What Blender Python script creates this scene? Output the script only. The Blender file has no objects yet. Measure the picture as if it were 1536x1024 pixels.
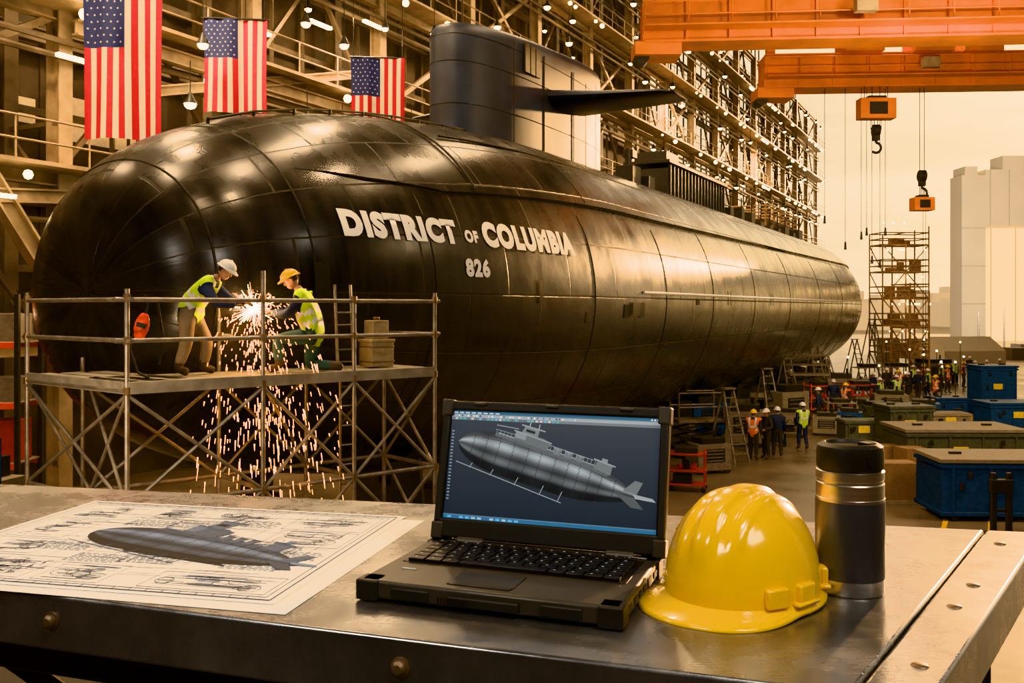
import bpy, bmesh, math, random
from mathutils import Vector, Matrix, Euler
random.seed(7)
EYE=5.3
scene=bpy.context.scene
COL=scene.collection
try:
    scene.view_settings.view_transform='Khronos PBR Neutral'
except Exception as ex: print(ex)
def V(*a): return Vector(a)
# ---------------------------------------------------------------- materials
def mat(name,col,rough=.5,metal=0.,var=.15,scale=8.,bump=0.,emis=None,es=0.,coat=0.,stretch=None,rvar=.1):
    m=bpy.data.materials.new(name); m.use_nodes=True
    nt=m.node_tree; N=nt.nodes; L=nt.links; b=N['Principled BSDF']
    b.inputs['Metallic'].default_value=metal
    b.inputs['Coat Weight'].default_value=coat
    tc=N.new('ShaderNodeTexCoord'); mp=N.new('ShaderNodeMapping')
    if stretch: mp.inputs['Scale'].default_value=stretch
    L.new(tc.outputs['Object'],mp.inputs['Vector'])
    n=N.new('ShaderNodeTexNoise'); n.inputs['Scale'].default_value=scale; n.inputs['Detail'].default_value=5
    L.new(mp.outputs[0],n.inputs['Vector'])
    mr=N.new('ShaderNodeMapRange'); mr.inputs['From Min'].default_value=.3; mr.inputs['From Max'].default_value=.7
    L.new(n.outputs['Fac'],mr.inputs['Value'])
    mx=N.new('ShaderNodeMix'); mx.data_type='RGBA'
    mx.inputs[6].default_value=(*[max(0,c*(1-var)) for c in col],1)
    mx.inputs[7].default_value=(*[min(1,c*(1+var)) for c in col],1)
    L.new(mr.outputs[0],mx.inputs[0]); L.new(mx.outputs[2],b.inputs['Base Color'])
    mr2=N.new('ShaderNodeMapRange'); mr2.inputs['To Min'].default_value=max(0.02,rough-rvar*rough*2); mr2.inputs['To Max'].default_value=min(1,rough+rvar*rough*2)
    L.new(n.outputs['Fac'],mr2.inputs['Value']); L.new(mr2.outputs[0],b.inputs['Roughness'])
    if bump>0:
        bp=N.new('ShaderNodeBump'); bp.inputs['Strength'].default_value=bump; bp.inputs['Distance'].default_value=.02
        L.new(n.outputs['Fac'],bp.inputs['Height']); L.new(bp.outputs[0],b.inputs['Normal'])
    if emis:
        b.inputs['Emission Color'].default_value=(*emis,1); b.inputs['Emission Strength'].default_value=es
    return m
def vcmat(name,rough=.6,em=0.):
    m=bpy.data.materials.new(name); m.use_nodes=True
    nt=m.node_tree; N=nt.nodes; L=nt.links; b=N['Principled BSDF']
    a=N.new('ShaderNodeAttribute'); a.attribute_name='Col'
    L.new(a.outputs['Color'],b.inputs['Base Color']); b.inputs['Roughness'].default_value=rough
    if em>0:
        L.new(a.outputs['Color'],b.inputs['Emission Color']); b.inputs['Emission Strength'].default_value=em
    return m
# ---------------------------------------------------------------- mesh builder
class MB:
    def __init__(s): s.v=[];s.f=[];s.m=[]
    def add(s,vs,fs,m=0):
        o=len(s.v); s.v+=[tuple(v) for v in vs]; s.f+=[tuple(i+o for i in f) for f in fs]
        s.m+= m if isinstance(m,list) else [m]*len(fs)
    def box(s,c,size,R=None,m=0):
        c=Vector(c); hx,hy,hz=[q/2 for q in size]; vs=[]
        for x in(-hx,hx):
            for y in(-hy,hy):
                for z in(-hz,hz):
                    p=Vector((x,y,z)); vs.append(c+(R@p if R else p))
        s.add(vs,[(0,1,3,2),(4,6,7,5),(0,4,5,1),(2,3,7,6),(0,2,6,4),(1,5,7,3)],m)
    def beam(s,a,b,w,h,m=0,up=None):
        a=Vector(a);b=Vector(b);d=(b-a)
        if d.length<1e-6:return
        L=d.length;d.normalize(); u=Vector(up) if up else (Vector((0,0,1)) if abs(d.z)<.95 else Vector((0,1,0)))
        x=d.cross(u).normalized(); u=x.cross(d)
        vs=[]
        for q in(a,b):
            for i,j in((-1,-1),(1,-1),(1,1),(-1,1)): vs.append(q+x*i*w/2+u*j*h/2)
        s.add(vs,[(0,3,2,1),(4,5,6,7),(0,1,5,4),(1,2,6,5),(2,3,7,6),(3,0,4,7)],m)
    def ibeam(s,a,b,w,h,t=.05,m=0,up=None):
        a=Vector(a);b=Vector(b);d=(b-a).normalized(); u=Vector(up) if up else (Vector((0,0,1)) if abs(d.z)<.95 else Vector((0,1,0)))
        x=d.cross(u).normalized(); u=x.cross(d)
        s.beam(a,b,t,h,m,up=u); s.beam(a+u*(h/2),b+u*(h/2),w,t,m,up=u); s.beam(a-u*(h/2),b-u*(h/2),w,t,m,up=u)
    def cyl(s,a,b,r,r1=None,n=8,m=0,cap=True):
        a=Vector(a);b=Vector(b);d=b-a
        if d.length<1e-7:return
        d.normalize(); r1=r if r1 is None else r1
        u=Vector((0,0,1)) if abs(d.z)<.9 else Vector((1,0,0)); x=d.cross(u).normalized(); y=d.cross(x)
        vs=[]
        for q,rr in((a,r),(b,r1)):
            for i in range(n):
                t=2*math.pi*i/n; vs.append(q+(x*math.cos(t)+y*math.sin(t))*rr)
        fs=[(i,(i+1)%n,n+(i+1)%n,n+i) for i in range(n)]
        if cap: fs+=[tuple(range(n)),tuple(range(2*n-1,n-1,-1))]
        s.add(vs,fs,m)
    def tube(s,pts,r,n=8,m=0):
        for a,b in zip(pts[:-1],pts[1:]): s.cyl(a,b,r,None,n,m)
    def lathe(s,prof,M=None,n=48,m=0,ms=None):
        M=M or Matrix(); vs=[];fs=[];mm=[]
        for r,z in prof:
            for i in range(n):
                t=2*math.pi*i/n; vs.append(M@Vector((r*math.cos(t),r*math.sin(t),z)))
        for k in range(len(prof)-1):
            for i in range(n):
                fs.append((k*n+i,k*n+(i+1)%n,(k+1)*n+(i+1)%n,(k+1)*n+i)); mm.append(ms[k] if ms else m)
        s.add(vs,fs,mm)
    def sphere(s,c,r,n=12,m=0,M=None,z0=-1.,pw=1.):
        c=Vector(c); r=(r,r,r) if not hasattr(r,'__len__') else r
        vs=[];fs=[];k=n//2
        a0=math.asin(z0)
        for j in range(k+1):
            e=a0+(math.pi/2-a0)*j/k
            for i in range(n):
                t=2*math.pi*i/n; p=Vector((r[0]*math.cos(e)*math.cos(t),r[1]*math.cos(e)*math.sin(t),r[2]*math.sin(e)))
                vs.append(c+(M@p if M else p))
        for j in range(k):
            for i in range(n): fs.append((j*n+i,j*n+(i+1)%n,(j+1)*n+(i+1)%n,(j+1)*n+i))
        s.add(vs,fs,m)
    def prism(s,pts,z0,z1,m=0):
        n=len(pts); vs=[(x,y,z0) for x,y in pts]+[(x,y,z1) for x,y in pts]
        s.add(vs,[tuple(range(n-1,-1,-1)),tuple(range(n,2*n))]+[(i,(i+1)%n,n+(i+1)%n,n+i) for i in range(n)],m)
    def mesh(s,me,M=None,m=0):
        s.add([(M@v.co if M else v.co.copy()) for v in me.vertices],[tuple(p.vertices) for p in me.polygons],m)
    def build(s,name,mats,parent=None,loc=None,rot=None,bevel=0,merge=True,sharp=38,solid=0,bseg=2):
        me=bpy.data.meshes.new(name); me.from_pydata(s.v,[],s.f)
        for m in mats: me.materials.append(m)
        me.polygons.foreach_set('material_index',s.m)
        bm=bmesh.new(); bm.from_mesh(me)
        if merge: bmesh.ops.remove_doubles(bm,verts=bm.verts,dist=1e-5)
        bmesh.ops.recalc_face_normals(bm,faces=bm.faces); bm.to_mesh(me); bm.free()
        me.polygons.foreach_set('use_smooth',[True]*len(me.polygons))
        me.set_sharp_from_angle(angle=math.radians(sharp))
        ob=bpy.data.objects.new(name,me); COL.objects.link(ob)
        if parent: ob.parent=parent
        if loc: ob.location=loc
        if rot: ob.rotation_euler=rot
        if solid:
            q=ob.modifiers.new('s','SOLIDIFY'); q.thickness=solid; q.offset=-1
        if bevel:
            q=ob.modifiers.new('b','BEVEL'); q.width=bevel; q.segments=bseg; q.limit_method='ANGLE'; q.angle_limit=math.radians(40)
        return ob
def empty(name,loc=(0,0,0),rot=(0,0,0)):
    e=bpy.data.objects.new(name,None); COL.objects.link(e); e.location=loc; e.rotation_euler=rot; e.empty_display_size=.1; return e
class CB:
    def __init__(s): s.v=[];s.f=[];s.c=[]
    def poly(s,pts,col):
        o=len(s.v); s.v+=[tuple(p) for p in pts]; s.f.append(tuple(range(o,o+len(pts))))
        s.c.append([col]*len(pts) if not isinstance(col,list) else col)
    def build(s,name,m,parent=None,loc=None,rot=None):
        me=bpy.data.meshes.new(name); me.from_pydata(s.v,[],s.f); me.materials.append(m)
        at=me.color_attributes.new('Col','FLOAT_COLOR','CORNER'); i=0
        for f in s.c:
            for c in f: at.data[i].color=(*c,1); i+=1
        ob=bpy.data.objects.new(name,me); COL.objects.link(ob)
        if parent: ob.parent=parent
        if loc: ob.location=loc
        if rot: ob.rotation_euler=rot
        return ob
# ---------------------------------------------------------------- camera
cam=bpy.data.cameras.new('camera'); co=bpy.data.objects.new('camera',cam); COL.objects.link(co)
co.location=(0,0,EYE); co.rotation_euler=(math.pi/2,0,0)
cam.sensor_width=36; cam.lens=1400/1536*36; cam.shift_y=-50/1536; cam.clip_start=.05; cam.clip_end=2000
scene.camera=co
# ---------------------------------------------------------------- world
SUN=Vector((math.sin(math.radians(34))*math.cos(math.radians(8)),math.cos(math.radians(34))*math.cos(math.radians(8)),math.sin(math.radians(8)))).normalized()
w=bpy.data.worlds.new('sunset_sky'); scene.world=w; w.use_nodes=True
nt=w.node_tree; N=nt.nodes; L=nt.links; bg=N['Background']
tc=N.new('ShaderNodeTexCoord')
dt=N.new('ShaderNodeVectorMath'); dt.operation='DOT_PRODUCT'; dt.inputs[1].default_value=SUN
nm=N.new('ShaderNodeVectorMath'); nm.operation='NORMALIZE'; L.new(tc.outputs['Generated'],nm.inputs[0]); L.new(nm.outputs[0],dt.inputs[0])
cr=N.new('ShaderNodeValToRGB'); mr=N.new('ShaderNodeMapRange'); mr.inputs['From Min'].default_value=-1; L.new(dt.outputs['Value'],mr.inputs['Value']); L.new(mr.outputs[0],cr.inputs[0])
e=cr.color_ramp.elements; e[0].position=0; e[0].color=(.012,.013,.016,1); e[1].position=1; e[1].color=(3.2,2.1,.95,1)
for p,c in((.6,(.015,.015,.018,1)),(.82,(.10,.075,.05,1)),(.92,(.46,.34,.20,1)),(.965,(.86,.66,.42,1)),(.988,(1.2,.90,.54,1)),(.996,(1.9,1.35,.72,1))):
    q=e.new(p); q.color=c
sxm=N.new('ShaderNodeMapping'); sxm.inputs['Scale'].default_value=(3,3,16); L.new(nm.outputs[0],sxm.inputs[0])
cn=N.new('ShaderNodeTexNoise'); cn.inputs['Scale'].default_value=1.6; cn.inputs['Detail'].default_value=6; L.new(sxm.outputs[0],cn.inputs['Vector'])
cm=N.new('ShaderNodeMapRange'); cm.inputs['From Min'].default_value=.35; cm.inputs['From Max'].default_value=.68; cm.inputs['To Min'].default_value=.74; cm.inputs['To Max'].default_value=1.2; L.new(cn.outputs['Fac'],cm.inputs['Value'])
ml=N.new('ShaderNodeVectorMath'); ml.operation='SCALE'; L.new(cr.outputs[0],ml.inputs[0]); L.new(cm.outputs[0],ml.inputs['Scale'])
L.new(ml.outputs[0],bg.inputs['Color']); bg.inputs['Strength'].default_value=1.65
def light(name,kind,loc,power,col,size=1,target=None,size_y=None,parent=None):
    l=bpy.data.lights.new(name,kind); l.energy=power; l.color=col
    if kind=='AREA':
        l.size=size
        if size_y: l.shape='RECTANGLE'; l.size_y=size_y
    elif kind=='POINT': l.shadow_soft_size=size
    o=bpy.data.objects.new(name,l); COL.objects.link(o); o.location=loc
    if target is not None: o.rotation_euler=(Vector(target)-Vector(loc)).to_track_quat('-Z','Y').to_euler()
    if parent: o.parent=parent
    return o
sl=bpy.data.lights.new('sun','SUN'); sl.energy=8.; sl.color=(1,.58,.25); sl.angle=math.radians(1.5)
so=bpy.data.objects.new('sun',sl); COL.objects.link(so); so.location=(60,90,30); so.rotation_euler=(-SUN).to_track_quat('-Z','Y').to_euler()
# ---------------------------------------------------------------- sub frame
CU,SU=.8862,.4633
def S(s,p,z): return Vector((SU*s-CU*p, CU*s+SU*p, z+EYE))
ROT_U=math.atan2(CU,SU)
RU=Matrix.Rotation(ROT_U,3,'Z')
R0,PA,HA=4.26,12.8,.27
TIP,LB,EX=9.95,14.2,.28
S1,LS=66.,15.
def rad(s):
    x=s-TIP
    if x<=0: return 0.
    r=R0
    if x<LB: r=R0*(1-((LB-x)/LB)**2)**EX
    if s>S1: r=R0*max(0,1-((s-S1)/LS)**2)**.5
    return r
def H(s,phi,off=0.):
    r=rad(s)+off; return S(s,PA-r*math.cos(phi),HA+r*math.sin(phi))
hullm=bpy.data.materials.new('hull_paint'); hullm.use_nodes=True
nt=hullm.node_tree; N=nt.nodes; L=nt.links; b=N['Principled BSDF']
uv=N.new('ShaderNodeUVMap'); uv.uv_map='UVMap'
br=N.new('ShaderNodeTexBrick'); L.new(uv.outputs[0],br.inputs['Vector']); br.inputs['Scale'].default_value=1
br.inputs['Brick Width'].default_value=2.6; br.inputs['Row Height'].default_value=1.3; br.inputs['Mortar Size'].default_value=.024; br.inputs['Mortar Smooth'].default_value=.3
br.inputs['Color1'].default_value=(.006,.007,.011,1); br.inputs['Color2'].default_value=(.017,.018,.021,1); br.inputs['Mortar'].default_value=(.002,.002,.002,1)
no=N.new('ShaderNodeTexNoise'); no.inputs['Scale'].default_value=.9; no.inputs['Detail'].default_value=3.5; no.inputs['Roughness'].default_value=.5
L.new(uv.outputs[0],no.inputs['Vector'])
mp=N.new('ShaderNodeMapping'); mp.inputs['Scale'].default_value=(2.6,.22,1); L.new(uv.outputs[0],mp.inputs[0])
n2=N.new('ShaderNodeTexNoise'); n2.inputs['Scale'].default_value=1.5; n2.inputs['Detail'].default_value=6; L.new(mp.outputs[0],n2.inputs['Vector'])
mr=N.new('ShaderNodeMapRange'); mr.inputs['From Min'].default_value=.4; mr.inputs['From Max'].default_value=.72; L.new(n2.outputs['Fac'],mr.inputs['Value'])
mx=N.new('ShaderNodeMix'); mx.data_type='RGBA'; mx.blend_type='MIX'; L.new(br.outputs['Color'],mx.inputs[6]); mx.inputs[7].default_value=(.032,.027,.023,1)
mu=N.new('ShaderNodeMath'); mu.operation='MULTIPLY'; mu.inputs[1].default_value=.55; L.new(mr.outputs[0],mu.inputs[0]); L.new(mu.outputs[0],mx.inputs[0])
L.new(mx.outputs[2],b.inputs['Base Color'])
ra=N.new('ShaderNodeMath'); ra.operation='MULTIPLY_ADD'; ra.inputs[1].default_value=.5; L.new(n2.outputs['Fac'],ra.inputs[0]); L.new(no.outputs['Fac'],ra.inputs[2])
m2=N.new('ShaderNodeMapRange'); m2.inputs['From Min'].default_value=.5; m2.inputs['From Max'].default_value=1.0; m2.inputs['To Min'].default_value=.18; m2.inputs['To Max'].default_value=.36; L.new(ra.outputs[0],m2.inputs['Value'])
rb=N.new('ShaderNodeMath'); rb.operation='MULTIPLY_ADD'; rb.inputs[1].default_value=.35; L.new(br.outputs['Fac'],rb.inputs[0]); L.new(m2.outputs[0],rb.inputs[2]); L.new(rb.outputs[0],b.inputs['Roughness'])
b.inputs['Specular IOR Level'].default_value=.5
bp=N.new('ShaderNodeBump'); bp.inputs['Strength'].default_value=.5; bp.inputs['Distance'].default_value=.035
ad=N.new('ShaderNodeMath'); ad.operation='MULTIPLY_ADD'; ad.inputs[1].default_value=.75; L.new(no.outputs['Fac'],ad.inputs[0])
sb=N.new('ShaderNodeMath'); sb.operation='MULTIPLY'; sb.inputs[1].default_value=-1.; L.new(br.outputs['Fac'],sb.inputs[0]); L.new(sb.outputs[0],ad.inputs[2])
L.new(ad.outputs[0],bp.inputs['Height']); L.new(bp.outputs[0],b.inputs['Normal'])
M_white=mat('white_marking_paint',(.90,.89,.86),.5,var=.04)
M_dark=mat('dark_steel',(.025,.024,.023),.5,.3,var=.3)
M_black=mat('black_recess',(.005,.005,.005),.6)
M_seam=mat('hull_seam',(.004,.004,.004),.6)
sub=empty('submarine')
def gridmesh(name,ss,phis,off,mats,parent):
    vs=[];uvs=[];fs=[]
    n=len(phis)
    for s in ss:
        for ph in phis:
            vs.append(H(s,ph,off)); uvs.append((s,ph*R0))
    for i in range(len(ss)-1):
        for j in range(n-1): fs.append((i*n+j,i*n+j+1,(i+1)*n+j+1,(i+1)*n+j))
    me=bpy.data.meshes.new(name); me.from_pydata(vs,[],fs)
    ul=me.uv_layers.new(name='UVMap')
    for l in me.loops: ul.data[l.index].uv=uvs[l.vertex_index]
    for m in mats: me.materials.append(m)
    me.polygons.foreach_set('use_smooth',[True]*len(me.polygons))
    ob=bpy.data.objects.new(name,me); COL.objects.link(ob); ob.parent=parent
    me.flip_normals()
    return ob
ss=[TIP+LB*(i/60)**3 for i in range(61)]+[TIP+LB+ (S1-TIP-LB)*i/40 for i in range(1,41)]+[S1+LS*math.sin(math.pi/2*i/30) for i in range(1,31)]
phis=[-math.pi+2*math.pi*j/120 for j in range(121)]
gridmesh('hull',ss,phis,0.,[hullm],sub)
def interp(x,t):
    if x<=t[0][0]: return t[0][1]
    for (a,b),(c,d) in zip(t[:-1],t[1:]):
        if x<=c: return b+(d-b)*(x-a)/(c-a)
    return t[-1][1]
PE=[(11.8,46),(13.5,37),(15.5,32),(27,32.5),(69,39)]
def sst(x,a,b):
    t=max(0,min(1,(x-a)/(b-a))); return t*t*(3-2*t)
ss2=[12.2+ (72-12.2)*(i/90)**1.2 for i in range(91)]
vs=[];fs=[];uvs=[];n=41+2
for s in ss2:
    pe=math.radians(interp(s,PE)); o=(.05+.07*sst(s,15,24))*sst(s,12.2,13.6)*(1-sst(s,69,72))+.003
    for j in range(n):
        if j==0: ph=pe-.006;oo=-.03
        elif j==n-1: ph=math.pi-pe+.006;oo=-.03
        else: ph=pe+(math.pi-2*pe)*(j-1)/(n-3); oo=o
        vs.append(H(s,ph,oo)); uvs.append((s,ph*R0))
for i in range(len(ss2)-1):
    for j in range(n-1): fs.append((i*n+j,i*n+j+1,(i+1)*n+j+1,(i+1)*n+j))
me=bpy.data.meshes.new('deck_casing'); me.from_pydata(vs,[],fs); ul=me.uv_layers.new(name='UVMap')
for l in me.loops: ul.data[l.index].uv=uvs[l.vertex_index]
me.materials.append(hullm); me.flip_normals(); me.polygons.foreach_set('use_smooth',[True]*len(me.polygons)); me.set_sharp_from_angle(angle=math.radians(35))
ob=bpy.data.objects.new('deck_casing',me); COL.objects.link(ob); ob.parent=sub
mb=MB()
def seam(path,r=.02,m=3):
    mb.tube(path,r,6,m)
for s in (10.6,12.0,14.6,20.8,26.,31.,37.,44.,52.,60.):
    seam([H(s,math.radians(a),-.008) for a in range(-60,int(interp(s,PE)) if s>12 else 120,4)],.024)
for s in (16.5,21.5,27.5,34.,42.,51.):
    seam([H(s,math.radians(a),.10) for a in range(int(interp(s,PE))+1,96,4)],.024)
seam([H(17+i*.25,math.radians(58-(i*.25)*.5),.11) for i in range(48)],.03)
stripe=[H(24+i*1.2,math.radians(2.),.02) for i in range(32)]
mb.tube(stripe,.045,6,1)
for k,(a,b) in enumerate(((12.0,20.5),(31,66))):
    n_=int((b-a)/1.0)
    pts=[H(a+i*(b-a)/n_,math.radians(80),.14) for i in range(n_+1)]
    mb.tube(pts,.025,6,0)
    for i in range(n_+1): mb.cyl(H(a+i*(b-a)/n_,math.radians(80),.05),H(a+i*(b-a)/n_,math.radians(80),.16),.03,None,6,0)
def patch(s0,s1,z0,z1,m,off=.015):
    k=6; vs=[];fs=[]
    for i in range(k+1):
        for j in range(k+1):
            s=s0+(s1-s0)*i/k; z=z0+(z1-z0)*j/k; r=rad(s); ph=math.asin(max(-1,min(1,(z-HA)/r))); vs.append(H(s,ph,off))
    for i in range(k):
        for j in range(k): fs.append((i*(k+1)+j,i*(k+1)+j+1,(i+1)*(k+1)+j+1,(i+1)*(k+1)+j))
    mb.add(vs,fs,m)
def px(p): return (768+1400*p.x/p.y, 462-1400*(p.z-EYE)/p.y)
def sx(x,z):
    a,b=TIP+.6,80.
    for _ in range(50):
        m=(a+b)/2; r=rad(m); q=px(H(m,math.asin(max(-1,min(1,(z-HA)/r)))))[0]
        if q<x: a=m
        else: b=m
    return a
patch(sx(472,.4),sx(495,.4),-.1,.75,2)
patch(22.6,23.0,-.25,.1,2); patch(23.7,24.1,-.25,.15,2); patch(23.1,23.6,-.2,.15,0,.06); patch(20.3,20.5,-.35,-.1,2)
patch(29,29.3,.1,.3,2)
for s in(18.,33.,40.): patch(s,s+.15,.1,.6,0,.05)
mb.build('hull_fittings',[M_dark,M_white,M_black,M_seam],sub,merge=False)
def word(txt,s0,s1,zb,cap,name,bold=.02):
    cu=bpy.data.curves.new(name,'FONT'); cu.body=txt; cu.offset=bold; cu.resolution_u=4; cu.space_character=1.16
    ob=bpy.data.objects.new(name,cu); COL.objects.link(ob)
    dg=bpy.context.evaluated_depsgraph_get(); me=bpy.data.meshes.new_from_object(ob.evaluated_get(dg))
    bpy.data.objects.remove(ob)
    bm=bmesh.new(); bm.from_mesh(me)
    for _ in range(2):
        bmesh.ops.subdivide_edges(bm,edges=[e for e in bm.edges if e.calc_length()>.12],cuts=1,use_grid_fill=False)
        bmesh.ops.triangulate(bm,faces=bm.faces)
    xs=[v.co.x for v in bm.verts]; ys=[v.co.y for v in bm.verts]
    x0,x1,y0,y1=min(xs),max(xs),min(ys),max(ys)
    L0=[0.]
    K=60
    for i in range(K):
        sa,sb_=s0+(s1-s0)*i/K,s0+(s1-s0)*(i+1)/K; L0.append(L0[-1]+(H(sb_,.25)-H(sa,.25)).length)
    for v in bm.verts:
        u=(v.co.x-x0)/(x1-x0)*L0[-1]; k=0
        while k<K-1 and L0[k+1]<u: k+=1
        s=s0+(s1-s0)*(k+(u-L0[k])/(L0[k+1]-L0[k]))/K; z=zb+cap*(v.co.y-y0)/(y1-y0); r=rad(s); v.co=H(s,math.asin((z-HA)/r),.02)
    bm.to_mesh(me); bm.free(); me.materials.clear(); me.materials.append(M_white)
    o=bpy.data.objects.new(name,me); COL.objects.link(o); o.parent=sub
W1=[sx(511,1.4),sx(685,1.4),sx(697,1.35),sx(717,1.35),sx(724,1.4),sx(860,1.4),sx(698,.75),sx(734,.75)]
word('DISTRICT',W1[0],W1[1],1.21,.48,'lettering_district',.07)
word('OF',W1[2],W1[3],1.27,.25,'lettering_of',.06)
word('COLUMBIA',W1[4],W1[5],1.21,.53,'lettering_columbia',.07)
word('826',W1[6],W1[7],.60,.37,'lettering_number',.06)
# sail
def sailring(z,ins,k=64):
    pts=[]
    for i in range(k):
        t=2*math.pi*i/k; c=math.cos(t); q=math.sin(t)
        a=5.0-ins; w_=1.1-ins
        x=-math.copysign(abs(c)**.62,c)*a; y=math.copysign(abs(q)**.8,q)*w_
        if x>0: y*=1-.25*(x/a)**2
        pts.append((25.55+x,PA+y))
    return [S(a,b,z(a) if callable(z) else z) for a,b in pts]
top=lambda s:7.42+.07*(s-20.2)
rings=[(lambda s:3.6,0),(lambda s:5.2,0),(lambda s:6.6,0),(lambda s:top(s)-.35,0),(lambda s:top(s)-.16,.05),(lambda s:top(s)-.05,.16),(lambda s:top(s),.35),(lambda s:top(s)+.02,.8)]
mb=MB(); vs=[];k=64
for z,i in rings: vs+=sailring(z,i)
fs=[(r*k+i,r*k+(i+1)%k,(r+1)*k+(i+1)%k,(r+1)*k+i) for r in range(len(rings)-1) for i in range(k)]
fs.append(tuple((len(rings)-1)*k+i for i in range(k)))
mb.add(vs,fs,0)
M_sail=mat('sail_paint',(.020,.030,.055),.48,0,var=.45,scale=1.5,bump=.12)
for z in(5.3,6.4,7.1):
    rr=sailring(z,-.0); mb.tube(rr+[rr[0]],.012,4,1)
for sv in(22.5,24.4,26.5,28.3):
    mb.cyl(S(sv,PA-1.1,4.3),S(sv,PA-1.1,7.3),.012,None,4,1)
for q in(0,1,2):
    mb.box(S(23.3+q*.34,PA-1.09,6.98),(.28,.06,.8),RU,2)
mb.build('sail',[M_sail,M_dark,M_black],sub)
mb=MB()
for sg in(-1,1):
    sec=[];nn=20
    for (dist,s0,ch,th) in((.9,24.6,3.1,.42),(1.3,24.7,3.0,.40),(2.6,25.1,2.4,.26),(4.2,25.5,1.8,.14),(4.55,25.8,1.3,.05)):
        for i in range(nn):
            t=2*math.pi*i/nn; sec.append(S(s0+ch/2-math.cos(t)*ch/2,PA+sg*dist,6.2+math.sin(t)*th*(.65+.35*math.cos(t))))
    fs=[(r*nn+i,r*nn+(i+1)%nn,(r+1)*nn+(i+1)%nn,(r+1)*nn+i) for r in range(4) for i in range(nn)]+[tuple(range(nn)),tuple(4*nn+i for i in range(nn))]
    mb.add(sec,fs,0)
mb.build('sail_planes',[M_sail],sub)
mb=MB()
zt=HA+R0+.08
mb.box(S(33.7,12.6,zt+.35),(.9,.7,.9),RU); mb.cyl(S(33.7,12.6,zt),S(33.7,12.6,zt+1.5),.16,.1,12); mb.box(S(33.9,12.6,zt+1.3),(.5,.4,.3),RU)
mb.box(S(35.,12.4,zt+.25),(.7,.6,.6),RU)
mb.box(S(40.8,12.8,zt+.45),(8.6,1.7,1.3),RU)
for i in range(18): mb.box(S(36.7+i*.49,11.93,zt+.65),(.1,.12,1.6),RU)
mb.box(S(40.8,12.8,zt+1.35),(9,2.,.14),RU); mb.box(S(37.6,12.8,zt+1.6),(1.6,1.4,.5),RU)
for i in range(9):
    s=47+i*2.3; hgt=random.uniform(.3,1.)
    mb.box(S(s,12.5,zt+hgt/2-.05),(random.uniform(.5,1.4),1.,hgt),RU)
    mb.cyl(S(s+.8,12.3,zt),S(s+.8,12.3,zt+1.3),.04,None,6)
for z in(.6,1.15): mb.cyl(S(46,12.3,zt+z),S(66,12.3,zt+z),.03,None,6)
mb.build('deck_gear',[M_dark],sub,bevel=.02)
M_conc=mat('concrete',(.16,.135,.11),.75,var=.2,scale=3)
cr_=empty('hull_cradle'); mb=MB()
for i in range(12):
    s=16+i*4.6
    mb.box(S(s,PA,-4.95),(1.0,3.4,.7),RU,0)
    for sg in(-1,1):
        mb.box(S(s,PA+sg*2.1,-4.75),(.9,.8,1.1),RU,0)
        a=H(s,math.radians(-60 if sg<0 else -120),.1)
        mb.beam(S(s,PA+sg*2.1,-4.4),a,.6,.5,1)
mb.build('cradle_blocks',[M_conc,M_dark],cr_)
# ---------------------------------------------------------------- floor / outside
M_floor=mat('shop_floor_concrete',(.17,.13,.095),.32,var=.35,scale=.6,bump=.05,rvar=.3)
mb=MB(); mb.box((20,80,-.1),(160,220,.2)); mb.build('floor',[M_floor])
M_ground=mat('yard_ground',(.45,.33,.19),.8,var=.2,scale=.1)
mb=MB(); mb.box((100,900,-.35),(1800,2000,.2)); mb.build('ground_outside',[M_ground])
M_yel=mat('yellow_floor_paint',(.65,.38,.03),.5,var=.3)
mb=MB()
for p in(1.2,.2): mb.beam(S(18,p,-5.295),S(115,p,-5.295),.12,.012)
for s in(52,78): mb.beam(S(s,.2,-5.295),S(s,-25,-5.295),.12,.012)
mb.build('floor_marking',[M_yel])
# ---------------------------------------------------------------- left wall & steel frame
M_wall=mat('wall_cladding',(.075,.055,.038),.7,var=.4,scale=1.2)
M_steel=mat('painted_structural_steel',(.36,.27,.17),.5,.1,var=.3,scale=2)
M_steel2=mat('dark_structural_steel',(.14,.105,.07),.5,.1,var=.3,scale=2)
M_lamp=mat('lamp_glow',(1,.8,.5),.5,emis=(1,.74,.40),es=16)
M_win=mat('window_glow',(.5,.4,.25),.4,emis=(1,.58,.26),es=.4)
mb=MB()
mb.box(S(27,24.6,9.7),(86,.3,30),RU,0)
for i in range(28):
    s=-14+i*3.
    if s>68: continue
    mb.box(S(s+1.5,24.42,9),(.12,.1,30),RU,0)
for z in(5.6,14.4,19):
    for i in range(22):
        if random.random()<.7: mb.box(S(-10+i*3.5+1.5,24.42,z),(random.choice((1.2,2.6,2.6)),.06,random.choice((.7,1.3))),RU,1)
mb.build('wall_left',[M_wall,M_win],merge=False)
fr=empty('hall_steel_frame')
mb=MB()
SC=[-12+7*i for i in range(21)]
LV=[-1.,3.4,7.6,12.,16.5,20.5,24.6]
UPn=(S(0,1,0)-S(0,0,0))
for s in SC:
    for p in(21.6,23.8):
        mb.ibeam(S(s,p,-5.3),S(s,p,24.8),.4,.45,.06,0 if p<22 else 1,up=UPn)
    for k,z in enumerate([-4+2.2*i for i in range(13)]):
        mb.beam(S(s,21.6,z),S(s,23.8,z+2.2 if k%2 else z),.12,.12,1)
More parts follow.
